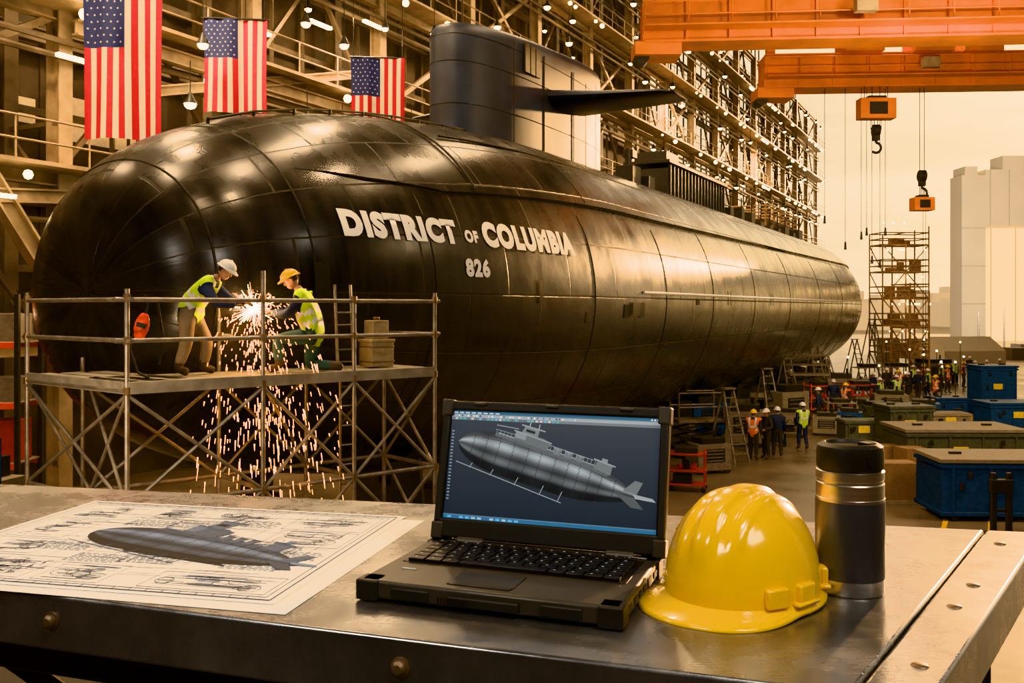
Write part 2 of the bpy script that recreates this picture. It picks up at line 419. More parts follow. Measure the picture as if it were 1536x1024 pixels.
for a,b in zip(SC[:-1],SC[1:]):
    for k,z in enumerate(LV):
        mb.ibeam(S(a,21.6,z),S(b,21.6,z),.3,.5 if k%2 else .35,.05,0)
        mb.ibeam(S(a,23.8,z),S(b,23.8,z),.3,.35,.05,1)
        mb.beam(S(a,23.9,z+2.1),S(b,23.9,z+2.1),.12,.2,1)
        for q in(1,2,3): mb.beam(S(a+q*1.75,23.9,z),S(a+q*1.75,23.9,z+4.2),.12,.12,1)
        if k<len(LV)-1 and (int(a/7)+k)%2==0:
            mb.beam(S(a,21.7,z),S(b,21.7,LV[k+1]),.18,.18); 
            if k%3==0: mb.beam(S(a,21.7,LV[k+1]),S(b,21.7,z),.18,.18)
        elif k<len(LV)-1:
            mid=(a+b)/2; mb.beam(S(a,21.9,z),S(mid,21.9,LV[k+1]),.14,.14,1); mb.beam(S(b,21.9,z),S(mid,21.9,LV[k+1]),.14,.14,1)
mb.build('columns_and_girders',[M_steel,M_steel2],fr,merge=False)
mb=MB()
for z in(3.5,7.7,12.1,16.6,20.6):
    mb.beam(S(-12,20.95,z),S(128,20.95,z),1.1,.1,0)
    for h in(.5,1.05): mb.cyl(S(-12,20.45,z+h),S(128,20.45,z+h),.03,None,5,0)
    for i in range(71): mb.cyl(S(-12+2*i,20.45,z),S(-12+2*i,20.45,z+1.05),.025,None,5,0)
    for q in(.4,.8): mb.cyl(S(-12,21.2,z-.5-q),S(128,21.2,z-.5-q),.08,None,6,1)
for s in(4,25,46,60):
    for z in(19.,22.5): mb.ibeam(S(s,23.,z),S(s,-16,z),.4,.4,.05,0)
    for i in range(13): mb.beam(S(s,23-3*i,19. if i%2 else 22.5),S(s,20-3*i,22.5 if i%2 else 19.),.2,.2)
mb.build('walkways_and_trusses',[M_steel,M_steel2],fr,merge=False)
mb=MB(); mb.box(S(20,3,25.2),(90,44,.3),RU); mb.build('ceiling',[M_wall])
mb=MB()
mb.ibeam(S(9.5,21,9.),S(16.2,21.,-.5),.35,.4,.06)
mb.ibeam(S(8,21,2.2),S(18,21,3.0),.25,.3,.05)
mb.ibeam(S(16.8,21,5.6),S(30,21,9.2),.22,.25,.05); mb.ibeam(S(16,21,7.2),S(40,21,7.2),.25,.35,.05)
mb.build('mezzanine_bracing',[M_steel],fr,merge=False)
lp=empty('hall_lamps'); mb=MB()
def hibay(p,r=.22):
    M=Matrix.Translation(p); mb.lathe([(.05,.3),(.08,.2),(r,.02),(r*1.05,-.02)],M,12,0); mb.sphere(p+V(0,0,-.02),(r*.9,r*.9,r*.75),10,1); mb.cyl(p+V(0,0,.25),p+V(0,0,1.2),.015,None,4,0)
for i in range(46):
    s=6+i*2.6
    for z in(6.2,10.6,15.,19.2,23):
        if random.random()<.8: hibay(S(s+random.uniform(-1,1),random.choice((20.2,20.3,22.4)),z+random.uniform(-.5,.5)),random.uniform(.13,.22))
for i in range(220):
    s=14+random.random()**.8*112; mb.sphere(S(s,20.3,random.choice((3.5,7.7,12.1,16.6,20.6))-.35),random.uniform(.07,.16),8,1)
for i in range(16):
    s=12+i*5; mb.box(S(s,21,-.2+random.uniform(-.3,.4)),(1.6,.12,.08),RU,1)
for q in((17.2,20.4,6.9),(18.6,20.4,9.),(22.,20.4,8.6),(25,20.4,9.6),(13.4,20.4,2.6),(15.6,20.4,6.2),(28,20.4,10.4),(20.4,20.4,6.6)): mb.box(S(*q),(1.1,.14,.09),RU,1)
for s,p,z in((13.9,18.8,7.2),(16.2,19,8.1),(18.4,19,7.1),(20,19,7.8),(22.6,19,8.8),(24.5,19,8.6),(27,16,9.2),(30,19,10.4),(35,19,12),(38,17,11.8)):
    hibay(S(s,p,z),.17); mb.cyl(S(s,p,z+1),S(s,p,25),.012,None,4,0)
mb.build('lamp_fixtures',[M_dark,M_lamp],lp,merge=False)
WARM=(1,.68,.38)
for i,(s,p,z,pw,sz) in enumerate(((4,6,17,400,3),(24,4,17,350,3),(36,14,18,900,3),(50,5,18,900,3),(10,19,9,600,1.2),(16,19.3,10.5,800,1.2),(26,19.5,10,850,1.2),(36,19.8,12,1100,1.5),(46,20,13,1500,2),(64,20,15,2300,2),(90,20,15,3400,2),
    (9,14,11,620,.7),(13,16,12,620,.7),(17,12,11,420,.6),(13,10,12,520,.6),(21,15,12,460,.6),(25,9,13,380,.8),(10,7,11,260,.7),(18,7.5,12,220,.7))):
    tgt=S(s,p,0) if not(4<=i<=10) else S(s+2,p+3,3)
    light('ceiling_lamp','AREA',S(s,p,z),pw,WARM,sz,target=tgt,size_y=sz*.5,parent=lp)
# ---------------------------------------------------------------- flags
M_red=mat('flag_red',(.45,.02,.03),.8,var=.12); M_fw=mat('flag_white',(.64,.58,.50),.8,var=.06); M_blue=mat('flag_blue',(.022,.035,.12),.8,var=.12)
def flag(x,Y,w_,h,zt_,yaw,ph):
    Y*=.94;w_*=.94;h*=.94;zt_*=.94
    mb=MB(); nx,nz=52,24
    def P(u,v,o=0): 
        xx=(u-.5)*w_; return V(xx*(1-.02*math.sin(3*v)),.10*math.sin(u*9+ph+v*1.3)*(.5+v)+.05*math.sin(u*19+ph*2)-o,-v*h)
    for i in range(nx):
        for j in range(nz):
            u0,u1,v0,v1=i/nx,(i+1)/nx,j/nz,(j+1)/nz
            canton=(i<28 and j<10); m=2 if canton else (0 if (i//4)%2==0 else 1)
            mb.add([P(u0,v0),P(u1,v0),P(u1,v1),P(u0,v1)],[(0,1,2,3)],m)
    for r in range(9):
        for c in range(6 if r%2==0 else 5):
            u=(.045+(c+(0 if r%2==0 else .5))*.088); v=.03+r*.044
            r_=.032*w_/1.9; pts=[]
            for k in range(10):
                t=math.pi/2+k*math.pi/5; q=r_ if k%2==0 else r_*.42
                pts.append(P(u+q*math.cos(t)/w_,v-q*math.sin(t)/h,.012))
            mb.add(pts,[tuple(range(10))],1)
    mb.cyl((-w_/2-.05,0,.02),(w_/2+.05,0,.02),.03,None,8,3)
    for q in(-1,1): mb.cyl((q*w_*.45,0,.02),(q*w_*.45,0,25-zt_),.01,None,4,3)
    mb.build('american_flag',[M_red,M_fw,M_blue,M_dark],loc=((x-768)/1400*Y,Y,zt_+EYE),rot=(0,0,yaw),merge=False,sharp=60)
    xx=(x-768)/1400*Y
    light('flag_fill','AREA',(xx+.6,Y-3.0,EYE+zt_+1.5),36,(1,.80,.58),.6,target=(xx,Y,EYE+zt_-h*.4),parent=lp)  # light without a fixture, added to brighten the flag
flag(184,24,1.95,4.0,8.35,.15,0); flag(353,27.5,1.85,2.75,8.5,.12,1.4); flag(567,33.8,1.95,3.3,9.05,.1,2.5)
# ---------------------------------------------------------------- cranes
M_or=mat('crane_orange_paint',(.66,.20,.028),.5,.0,var=.22,scale=.8)
def girder(name,a,b,h,w_):
    mb=MB(); a=Vector(a);b=Vector(b); L_=(b-a).length; d=(b-a).normalized()
    mb.beam(a,b,w_,h,0); 
    for z in(-h/2,h/2): mb.beam(a+V(0,0,z),b+V(0,0,z),w_+.35,.09,0)
    k=int(L_/1.6); sd=d.cross(V(0,0,1)).normalized()
    for i in range(k+1):
        q=a+d*(L_*i/k)
        for g in(-1,1): mb.beam(q+sd*g*(w_/2+.05)-V(0,0,h/2),q+sd*g*(w_/2+.05)+V(0,0,h/2),.12,.08,0,up=sd)
    f=sd*(w_/2+.5)
    mb.beam(a+f+V(0,0,-h*.25),b+f+V(0,0,-h*.25),.7,.06,0)
    for z in(.5,1.): mb.cyl(a+f+V(0,0,-h*.25+z),b+f+V(0,0,-h*.25+z),.03,None,5,0)
    for i in range(k*1): 
        q=a+f+d*(L_*i/k); mb.cyl(q-V(0,0,h*.25),q+V(0,0,1-h*.25),.03,None,5,0)
    mb.box(a+V(.5,0,-h/2-.25),(1.8,1.4,.5),None,0); mb.cyl(a+V(-.1,-.4,-h/2-.5),a+V(-.1,.4,-h/2-.5),.3,None,16,1)
    mb.box(a+d*(L_*.33)+sd*(w_/2+.9)+V(0,0,.1),(.8,.4,.5),None,2)
    return mb
c1=empty('overhead_crane')
mb=girder('g',(5.2,37,EYE+11.25),(30,35.5,EYE+11.35),1.75,1.1)
mb.beam((5.6,37,EYE+12),(5.6,37,EYE+25),.4,.4,0); mb.beam((29,35.5,0),(29,35.5,EYE+11),.8,.8,0)
mb.build('girder',[M_or,M_dark,M_steel],c1,merge=False)
c2=empty('overhead_crane.001')
mb=girder('g',(12.6,47,EYE+11.75),(36,46,EYE+11.85),1.6,1.2)
mb.beam((13,47,EYE+12.5),(13,47,EYE+25),.4,.4,0); mb.beam((35.5,46,0),(35.5,46,EYE+11),.8,.8,0)
for x in(17.2,20.6,23): mb.box((x,46.2,EYE+12.9),(1.9,1.6,.7),None,0)
mb.build('girder',[M_or,M_dark,M_steel],c2,merge=False)
light('crane_fill','AREA',(14,28,EYE+5),1900,(1,.78,.5),2,target=(18,40,EYE+11.5),parent=lp)  # fill light without a fixture, added to brighten the girders
def hook(name,x,y,ztop,zblk,bw,bh,zhook,ncab=4):
    e=empty(name,(x,y,0)); mb=MB()
    for i in range(ncab):
        xx=(i-(ncab-1)/2)*bw*.22; mb.cyl((xx,0,zblk),(xx,0,ztop),.022,None,6,1)
    mb.box((0,0,zblk),(bw,.7,bh),None,0); mb.box((0,-.37,zblk),(bw*.5,.06,bh*.6),None,1); mb.box((0,0,zblk+bh/2+.06),(bw*.5,.5,.14),None,1)
    for i in range(ncab): 
        xx=(i-(ncab-1)/2)*bw*.1; mb.cyl((xx,0,zhook+.5),(xx,0,zblk),.022,None,6,1)
    mb.cyl((-.15,0,zhook+.45),(.15,0,zhook+.45),.3,None,20,1); mb.box((0,0,zhook+.2),(.28,.3,.5),None,1)
    pts=[V(.0,0,zhook),V(0,0,zhook-.15)]+[V(.25*math.sin(t)-.0,0,zhook-.4+.25*math.cos(t)) for t in [math.radians(a) for a in range(0,250,25)]]
    mb.tube(pts,.07,8,1)
    mb.build('hook_block',[M_or,M_dark],e,bevel=.02,merge=False)
hook('crane_hook',(1314-768)/1400*46,46,EYE+10.95,EYE+9.8,1.75,1.0,EYE+8.3)
hook('crane_hook.001',(1387-768)/1400*46,46.3,EYE+10.95,EYE+5.15,1.0,.65,EYE+6.1,2)
mb=MB()
for x,zb in((1237,4.6),(1268,3.3),(1300,4.),(1308,2.6),(1320,2.4),(1328,4.),(1292,3.8)):
    X=(x-768)/1400*46.4; mb.cyl((X,46.4,EYE+zb),(X,46.4,EYE+10.95),.02,None,5)
    mb.cyl((X,46.4,EYE+zb-.4),(X,46.4,EYE+zb),.07,.05,8)
for x in(1386,1390): mb.cyl(((x-768)/1400*46.3,46.4,1.5),((x-768)/1400*46.3,46.4,EYE+5),.015,None,5)
mb.build('crane_cables',[M_dark])
# ---------------------------------------------------------------- pipes scaffolds
M_pipe=mat('galvanised_pipe',(.34,.31,.27),.42,.6,var=.3,scale=6)
M_plank=mat('scaffold_plank',(.30,.27,.22),.7,.1,var=.3,scale=4)
M_rust=mat('rusty_coupler',(.24,.17,.11),.45,.7,var=.3)
A=V(-4.95,12.0,0); B=V(-1.26,15.2,0); Lp=V(-7.17,13.8,0)
DZ=EYE-.97
dAB=(B-A).normalized(); nAB=V(-dAB.y,dAB.x,0); dAL=(Lp-A).normalized(); LAB=(B-A).length; LAL=(Lp-A).length
scf=empty('welding_scaffold'); mb=MB()
PR=.032
def post(p,z0,z1):
    mb.cyl((p.x,p.y,z0),(p.x,p.y,z1),PR,None,10,0)
    for z in(DZ+.55,DZ+1.1,DZ-.1,DZ-1.6,DZ-3.): 
        if z0<z<z1: mb.cyl((p.x,p.y,z-.05),(p.x,p.y,z+.05),PR*1.6,None,8,1)
    mb.box((p.x,p.y,.02),(.2,.2,.04),None,1)
bays=[0,.385,.69,1.0]
F=[A+dAB*LAB*t for t in bays]; Bk=[q+nAB*1.5 for q in F]
tops=[1.22,1.5,1.15,1.22]
for q,tp in zip(F,tops): post(q,0,DZ+tp)
for q in Bk[1:]: post(q,0,DZ+1.05)
G1=A+dAL*LAL
post(G1,0,DZ+1.2)
Gb=G1+V(.45,.8,0)
post(Gb,0,DZ+.2)
for h in(.55,1.08):
    mb.cyl(F[0]+V(0,0,DZ+h)-dAB*.15,F[-1]+V(0,0,DZ+h)+dAB*.1,PR,None,10)
    mb.cyl(A+V(0,0,DZ+h)-dAL*.12,G1+V(0,0,DZ+h)+dAL*.1,PR,None,10)
    mb.cyl(F[-1]+V(0,0,DZ+h),Bk[-1]+V(0,0,DZ+h),PR,None,10)
    mb.cyl(Bk[1]+V(0,0,DZ+h),Bk[-1]+V(0,0,DZ+h),PR,None,10)
for h in(-.1,-1.6,-3.1):
    mb.cyl(F[0]+V(0,0,DZ+h),F[-1]+V(0,0,DZ+h),PR,None,10); mb.cyl(Bk[0]+V(0,0,DZ+h),Bk[-1]+V(0,0,DZ+h),PR,None,10)
    mb.cyl(A+V(0,0,DZ+h),G1+V(0,0,DZ+h),PR,None,10)
    for a,b_ in zip(F,Bk): mb.cyl(a+V(0,0,DZ+h),b_+V(0,0,DZ+h),PR,None,10)
def X(a,b_,z0,z1,r=.026):
    mb.cyl(a+V(0,0,DZ+z0),b_+V(0,0,DZ+z1),r,None,8); mb.cyl(a+V(0,0,DZ+z1),b_+V(0,0,DZ+z0),r,None,8)
for i in range(3):
    X(F[i],F[i+1],-.15,-1.6); X(F[i],F[i+1],-1.6,-3.1); X(Bk[i],Bk[i+1],-.15,-1.6); X(F[i],F[i+1],-3.1,-4.3)
X(A,G1,-.15,-1.6); X(A,G1,-1.6,-3.1); X(F[0],Bk[0],-.15,-1.6); X(F[-1],Bk[-1],-.15,-1.6); X(F[-1],Bk[-1],-1.6,-3.1)
mb.cyl(F[1]+V(0,0,DZ-.1),Bk[2]+V(0,0,DZ-1.6),.024,None,8); mb.cyl(G1+V(0,0,DZ-.1),Bk[0]+V(0,0,DZ-1.6),.024,None,8)
for t in(.74,.80): mb.cyl(A+dAB*LAB*t+nAB*.9+V(0,0,DZ),A+dAB*LAB*(t)+nAB*1.0+V(0,0,DZ+1.35),.025,None,8)
for i in range(6): mb.cyl(A+dAB*LAB*.74+nAB*.92+V(0,0,DZ+.2*i+.1),A+dAB*LAB*.80+nAB*.92+V(0,0,DZ+.2*i+.1),.015,None,6)
for t in(.665,.715): mb.cyl(F[0]+dAB*LAB*t+nAB*.2,F[0]+dAB*LAB*t+nAB*.2+V(0,0,DZ),.02,None,6)
for i in range(14): mb.cyl(F[0]+dAB*LAB*.665+nAB*.2+V(0,0,.3*i+.2),F[0]+dAB*LAB*.715+nAB*.2+V(0,0,.3*i+.2),.014,None,6)
mb.build('pipes',[M_pipe,M_rust],scf,merge=False)
mb=MB()
Rab=Matrix.Rotation(math.atan2(dAB.y,dAB.x),3,'Z')
for i in range(5): mb.box(A+dAB*(LAB/2)+nAB*(.15+.3*i)+V(0,0,DZ-.03),(LAB+.1,.28,.055),Rab)
Ral=Matrix.Rotation(math.atan2(dAL.y,dAL.x),3,'Z')
for i in range(3): mb.box(A+dAL*(LAL/2)+V(.12,.16,0)*(1+1.9*i)+V(0,0,DZ-.03),(LAL-.25*i,.28,.055),Ral)
mb.beam(A+V(0,0,DZ-.06)-nAB*.02,B+V(0,0,DZ-.06)-nAB*.02,.04,.16); mb.beam(A+V(0,0,DZ-.06),Lp+V(0,0,DZ-.06),.04,.16)
mb.build('deck_planks',[M_plank],scf,bevel=.006)
M_ored=mat('orange_red_plastic',(.75,.08,.015),.45,var=.1); M_crate=mat('tan_tool_box',(.34,.27,.18),.6,var=.2)
e=empty('hose_bag',(-5.0,12.6,DZ)); mb=MB()
mb.sphere((0,0,.72),(.10,.07,.2),14,0,Matrix.Rotation(.25,3,'Y')); mb.box((.02,-.06,.74),(.13,.03,.06),Matrix.Rotation(.25,3,'Y'),1)
mb.tube([V(.05,0,.9),V(.09,0,1.02),V(.06,0,1.15),V(0.02,-.02,1.08)],.02,8,1); mb.tube([V(-.1,0,.7),V(-.15,0,.4),V(-.05,0,.1),V(.1,0,.03)],.018,8,1)
mb.tube([V(.18,.1,1.05),V(.25,.1,.6),V(.2,.1,.2)],.02,8,1)
mb.build('bag',[M_ored,M_black],e)
bx=A+dAB*LAB*.87+nAB*.75
mb=MB(); mb.box((0,0,.22),(.42,.4,.40),Rab,0); mb.box((0,0,.44),(.46,.44,.05),Rab,0); mb.box((0,0,.62),(.3,.28,.3),Rab,0)
for z in(.1,.34): mb.box((0,0,z),(.44,.42,.03),Rab,1)
mb.box((0,0,.80),(.12,.03,.05),Rab,1)
mb.build('tool_box',[M_crate,M_rust],loc=(bx.x,bx.y,DZ),bevel=.012)
def tower(mb,x0,y0,nx,ny,dx,dy,z0,z1,dz,rot=0,r=.05,stuff=False):
    R=Matrix.Rotation(rot,3,'Z'); P=lambda i,j,z: V(x0,y0,0)+R@V(i*dx,j*dy,0)+V(0,0,z)
    nz=int((z1-z0)/dz)
    for i in range(nx+1):
        for j in range(ny+1): mb.cyl(P(i,j,z0),P(i,j,z0+nz*dz+random.uniform(.3,1.4)),r,None,5,0)
    for k in range(nz+1):
        z=z0+k*dz
        for q in((0,) if k==0 else (0,.5,1.0)):
            for j in range(ny+1): mb.cyl(P(0,j,z+q*.9),P(nx,j,z+q*.9),r*.8,None,5,0)
            for i in range(nx+1): mb.cyl(P(i,0,z+q*.9),P(i,ny,z+q*.9),r*.8,None,5,0)
        if k: 
            mb.box(P(nx/2,ny/2,z),(nx*dx,ny*dy,.12),R,1)
            if stuff:
                for q in range(3): hh_=random.uniform(.3,1.); mb.box(P(random.uniform(.2,nx-.2),random.uniform(.2,ny-.2),z+hh_/2),(random.uniform(.3,.8),.5,hh_),R,1)
        if k<nz:
            for i in range(nx):
                a,b_=(i,i+1) if (i+k)%2 else (i+1,i); mb.cyl(P(a,0,z),P(b_,0,z+dz),r*.8,None,5,0)
            for j in range(ny): mb.cyl(P(0,j,z),P(0,j+1,z+dz),r*.8,None,5,0)
M_pd=mat('haze_tinted_pipe',(.42,.27,.14),.5,.2,var=.3); M_pk2=mat('haze_tinted_planks',(.38,.25,.15),.7,var=.4)  # golden distance haze is put into these base colours
st=empty('stern_scaffold'); mb=MB()
tower(mb,27.4,69,2,1,1.8,2.,0,10.5,2.,.1,.06,True)
tower(mb,26.4,62,1,1,1.6,1.8,0,6,2.,.3,.06,True)
q=S(66,14.5,0); tower(mb,q.x,q.y,5,1,2.4,2.2,EYE+2.3,EYE+8.,2.,ROT_U,.07)
for i in range(6): q=S(66+2.4*i,14.5+4,0); mb.cyl((q.x,q.y,0),(q.x,q.y,EYE+3),.07,None,5)
mb.build('pipes_and_decks',[M_pd,M_pk2],st,merge=False)
mb=MB()
for i in range(26): 
    q=V(27.4+random.uniform(0,3.5),68.9,random.choice((2.,4.,6.,8.,10.))+1.6); mb.sphere(q,.07,8,0)
for i in range(16):
    q=S(random.uniform(50,76),random.uniform(2,8.0),random.uniform(-4.2,-2.0)); mb.sphere(q,.06,8,0)
    mb.cyl(V(q.x,q.y,0),q,.02,None,4,1)
mb.build('string_work_lights',[M_lamp,M_dark])
# ---------------------------------------------------------------- people
M_skin=mat('skin',(.42,.23,.15),.55,var=.08); M_navy=mat('navy_coverall',(.035,.055,.11),.85,var=.2); M_khaki=mat('khaki_trousers',(.24,.19,.14),.85,var=.2)
M_hiv=mat('hi_vis_lime',(.46,.68,.03),.7,var=.08); M_refl=mat('reflective_tape',(.7,.7,.66),.35,var=.05); M_boot=mat('work_boot',(.05,.035,.025),.6)
M_hw=mat('white_helmet',(.78,.76,.72),.3,var=.03); M_hy=mat('yellow_helmet',(.85,.50,.01),.3,var=.03); M_glove=mat('leather_glove',(.22,.14,.07),.8); M_hair=mat('dark_hair',(.03,.02,.015),.8)
M_teal=mat('teal_trousers',(.04,.10,.12),.85,var=.2); M_orv=mat('hi_vis_orange',(.8,.15,.02),.7,var=.08); M_blk=mat('dark_jacket',(.03,.03,.035),.8)
def skinmesh(vs,es,rs,sub_=2):
    me=bpy.data.meshes.new('t'); me.from_pydata(vs,es,[]); ob=bpy.data.objects.new('t',me); COL.objects.link(ob)
    ob.modifiers.new('k','SKIN'); sd=me.skin_vertices[0].data
    for i,r in enumerate(rs): sd[i].radius=(r,r) if not hasattr(r,'__len__') else r
    sd[0].use_root=True
    q=ob.modifiers.new('s','SUBSURF'); q.levels=sub_; q.render_levels=sub_
    dg=bpy.context.evaluated_depsgraph_get(); m=bpy.data.meshes.new_from_object(ob.evaluated_get(dg)); bpy.data.objects.remove(ob); return m
def hand(mb,wr,d,nrm,side,m):
    d=d.normalized(); nrm=(nrm-d*nrm.dot(d)).normalized(); lt=d.cross(nrm)*side
    vs=[wr,wr+d*.045]; es=[(0,1)]; rs=[.026,.03]
    for k,l in enumerate((.075,.085,.078,.06)):
        o=lt*(.032-.021*k); a=len(vs)
        vs+=[wr+d*.082+o,wr+d*(.082+l*.45)+o+nrm*.012,wr+d*(.082+l*.7)+o+nrm*.045]; es+=[(1,a),(a,a+1),(a+1,a+2)]; rs+=[.011,.0095,.008]
    a=len(vs); vs+=[wr+d*.03+lt*.04+nrm*.01,wr+d*.06+lt*.055+nrm*.03,wr+d*.085+lt*.05+nrm*.045]; es+=[(1,a),(a,a+1),(a+1,a+2)]; rs+=[.012,.011,.009]
    me=skinmesh(vs,es,rs,1); mb.mesh(me,None,m)
def segd(p,a,b):
    ab=b-a; t=max(0,min(1,(p-a).dot(ab)/ab.length_squared)); return (p-(a+ab*t)).length,t
def person(name,J,mats,loc,yaw=0,hf=V(1,0,0),hup=V(0,0,1),vest=True,helmet=True,fingers=True,sc=1.,bulk=1.):
    mb=MB(); J={k:Vector(v) for k,v in J.items()}
    names=['pelvis','spine','chest','neck','hb','shL','elL','wrL','shR','elR','wrR','hipL','knL','anL','toL','hipR','knR','anR','toR']
    rs=[.135,.135,.15,.068,.058,.078,.058,.042,.078,.058,.042,.10,.074,.056,.044,.10,.074,.056,.044]
    rs=[r*(bulk if i not in(3,4) else 1) for i,r in enumerate(rs)]
    es=[(0,1),(1,2),(2,3),(3,4),(2,5),(5,6),(6,7),(2,8),(8,9),(9,10),(0,11),(11,12),(12,13),(13,14),(0,15),(15,16),(16,17),(17,18)]
    em=[1,1,1,0,1,1,1,1,1,1,2,2,2,5,2,2,2,5]
    vs=[J[k] for k in names]
    me=skinmesh(vs,es,rs,2)
    ms=[];tor=[]
    for p in me.polygons:
        best=None
        for (a,b),q in zip(es,em):
            d,t=segd(p.center,vs[a],vs[b]); d-=rs[a]*(1-t)+rs[b]*t
            if best is None or d<best[0]: best=(d,q,a,b,t)
        m=best[1]
        if best[2]==2 and best[3]==3 and best[4]<.75: m=1
        if best[2]==0 and best[3]==1 and best[4]<.15: m=2
        if best[2] in(12,16) and best[4]>.75: m=5
        ms.append(m); 
        tor.append((best[2],best[3]) in((0,1),(1,2),(2,5),(2,8)) or (best[2]==2 and best[3]==3 and best[4]<.7) or (best[2] in(5,8) and best[4]<.06))
    mb.mesh(me,None,ms)
    if vest:
        ax=(J['neck']-J['pelvis']); L_=ax.length; ax.normalize()
        fs=[];mm=[]
        lat=(J['shL']-J['shR']).normalized()
        for p,t in zip(me.polygons,tor):
            if not t: continue
            h=(p.center-J['pelvis']).dot(ax)/L_; x=abs((p.center-J['pelvis']).dot(lat))
            m=4 if (.18<h<.29 or .42<h<.52 or (.09<x<.135 and h>.5)) else 3
            fs.append(tuple(p.vertices)); mm.append(m)
        mb.add([v.co+v.normal*.022 for v in me.vertices],fs,mm)
    if fingers:
        for sd_,k in((1,'L'),(-1,'R')):
            d=(J['wr'+k]-J['el'+k]).normalized(); hand(mb,J['wr'+k],d,J.get('pn'+k,V(0,0,-1) if abs(d.z)<.8 else V(1,0,0)),sd_,7)
    hf=hf.normalized(); hr=hf.cross(hup).normalized(); hu=hr.cross(hf); R=Matrix((hf,-hr,hu)).transposed()
    c=J['head']
    mb.sphere(c,(.092,.074,.115),20,0,R); mb.sphere(c+R@V(.03,0,-.06),(.062,.055,.062),14,0,R)
    mb.sphere(c+R@V(.095,0,-.022),(.024,.015,.026),10,0,R)
    for g in(-1,1):
        mb.sphere(c+R@V(.0,g*.077,-.015),(.018,.01,.03),8,0,R); mb.sphere(c+R@V(.078,g*.03,.005),(.014,.014,.009),8,4,R); mb.sphere(c+R@V(.089,g*.03,.005),(.006,.006,.006),6,8,R)
    mb.box(c+R@V(.085,0,-.065),(.012,.045,.008),R,8)
    mb.sphere(c+R@V(-.02,0,.012),(.085,.08,.112),16,8,R,z0=-.45)
    if helmet:
        mb.sphere(c+R@V(0,0,.035),(.132,.112,.118),24,6,R,z0=0)
        pr=[]
        for rr,zz in((.97,0),(1.12,-.012),(1.12,-.004),(.97,.012)):
            for i in range(24):
                t=2*math.pi*i/24; f=1+ (rr-1)*(1+2.2*max(0,math.cos(t))**2)
                pr.append(c+R@V(.132*math.cos(t)*f,.112*math.sin(t)*f,.037+zz*(1+max(0,math.cos(t)))))
        mb.add(pr,[(r*24+i,r*24+(i+1)%24,((r+1)%4)*24+(i+1)%24,((r+1)%4)*24+i) for r in range(4) for i in range(24)],6)
        mb.beam(c+R@V(-.115,0,.09),c+R@V(.0,0,.158),.03,.012,6); mb.beam(c+R@V(0,0,.158),c+R@V(.115,0,.09),.03,.012,6)
    ob=mb.build(name,mats,loc=loc,rot=(0,0,yaw),merge=False,sharp=70); ob.scale=(sc,)*3; return ob
mm1=[M_skin,M_navy,M_khaki,M_hiv,M_refl,M_boot,M_hw,M_glove,M_hair]
mm2=[M_skin,M_navy,M_teal,M_hiv,M_refl,M_boot,M_hy,M_glove,M_hair]
J1=dict(pelvis=(-.16,0,.84),spine=(-.10,0,1.0),chest=(.03,0,1.16),neck=(.19,0,1.30),hb=(.26,0,1.35),head=(.34,0,1.42),
 shL=(.12,.20,1.22),elL=(.33,.26,1.0),wrL=(.56,.13,.98),shR=(.12,-.20,1.22),elR=(.28,-.26,.97),wrR=(.52,-.13,.95),
 hipL=(-.16,.10,.80),knL=(.05,.14,.45),anL=(-.02,.17,.09),toL=(.14,.19,.045),hipR=(-.16,-.10,.80),knR=(-.14,-.14,.44),anR=(-.26,-.15,.09),toR=(-.10,-.17,.045))
person('welder',J1,mm1,(-4.52,13.55,DZ),0,V(.8,-.12,-.5),V(.5,0,.85),sc=1.07,bulk=1.24)
J2=dict(pelvis=(.2,0,.52),spine=(.18,0,.68),chest=(.12,0,.9),neck=(.03,0,1.1),hb=(-.03,0,1.17),head=(-.09,0,1.25),
 shL=(.08,-.20,1.0),elL=(-.08,-.26,.77),wrL=(-.32,-.15,.80),shR=(.08,.20,1.0),elR=(-.1,.26,.78),wrR=(-.34,.12,.82),
 hipL=(.16,-.1,.48),knL=(-.24,-.15,.46),anL=(-.2,-.16,.09),toL=(-.36,-.17,.045),hipR=(.2,.1,.46),knR=(.12,.14,.09),anR=(.5,.14,.08),toR=(.6,.14,.05))
person('welder.001',J2,mm2,(-3.25,14.15,DZ),0,V(-.8,-.25,-.4),V(-.35,0,.9),sc=1.12,bulk=1.24)
def stand(w=.0,arm=.0):
    return dict(pelvis=(0,0,.95),spine=(0,0,1.1),chest=(0,0,1.28),neck=(0,0,1.48),hb=(.01,0,1.54),head=(.02,0,1.63),
     shL=(0,.2,1.40),elL=(-.04-w*.3,.26,1.12),wrL=(.06-w*.3+arm,.27,.88+arm),shR=(0,-.2,1.40),elR=(-.04+w*.3,-.26,1.12),wrR=(.06+w*.5+arm,-.27,.88+arm),
     hipL=(0,.1,.9),knL=(.04+w*.6,.11,.5),anL=(w*.5,.12,.09),toL=(.16+w*.5,.13,.045),hipR=(0,-.1,.9),knR=(.04-w*.3,-.11,.5),anR=(-w*1.1,-.12,.1),toR=(.14-w,-.13,.045))
def G(x,y): 
    Y=1400*EYE/(y-462); return ((x-768)/1400*Y,Y,0)
person('yard_worker',stand(.12),[M_skin,M_navy,M_navy,M_hiv,M_refl,M_boot,M_hw,M_skin,M_hair],G(1204,674),math.radians(100),V(1,0,0),bulk=1.1)
person('yard_worker.001',stand(.08),[M_skin,M_blk,M_blk,M_orv,M_refl,M_boot,M_hy,M_skin,M_hair],G(1130,690),math.radians(60),V(1,0,0),bulk=1.1)
person('yard_worker.002',stand(.0,.2),[M_skin,M_blk,M_blk,M_orv,M_refl,M_boot,M_hw,M_skin,M_hair],G(1150,688),math.radians(200),V(1,0,0),vest=False,bulk=1.1)
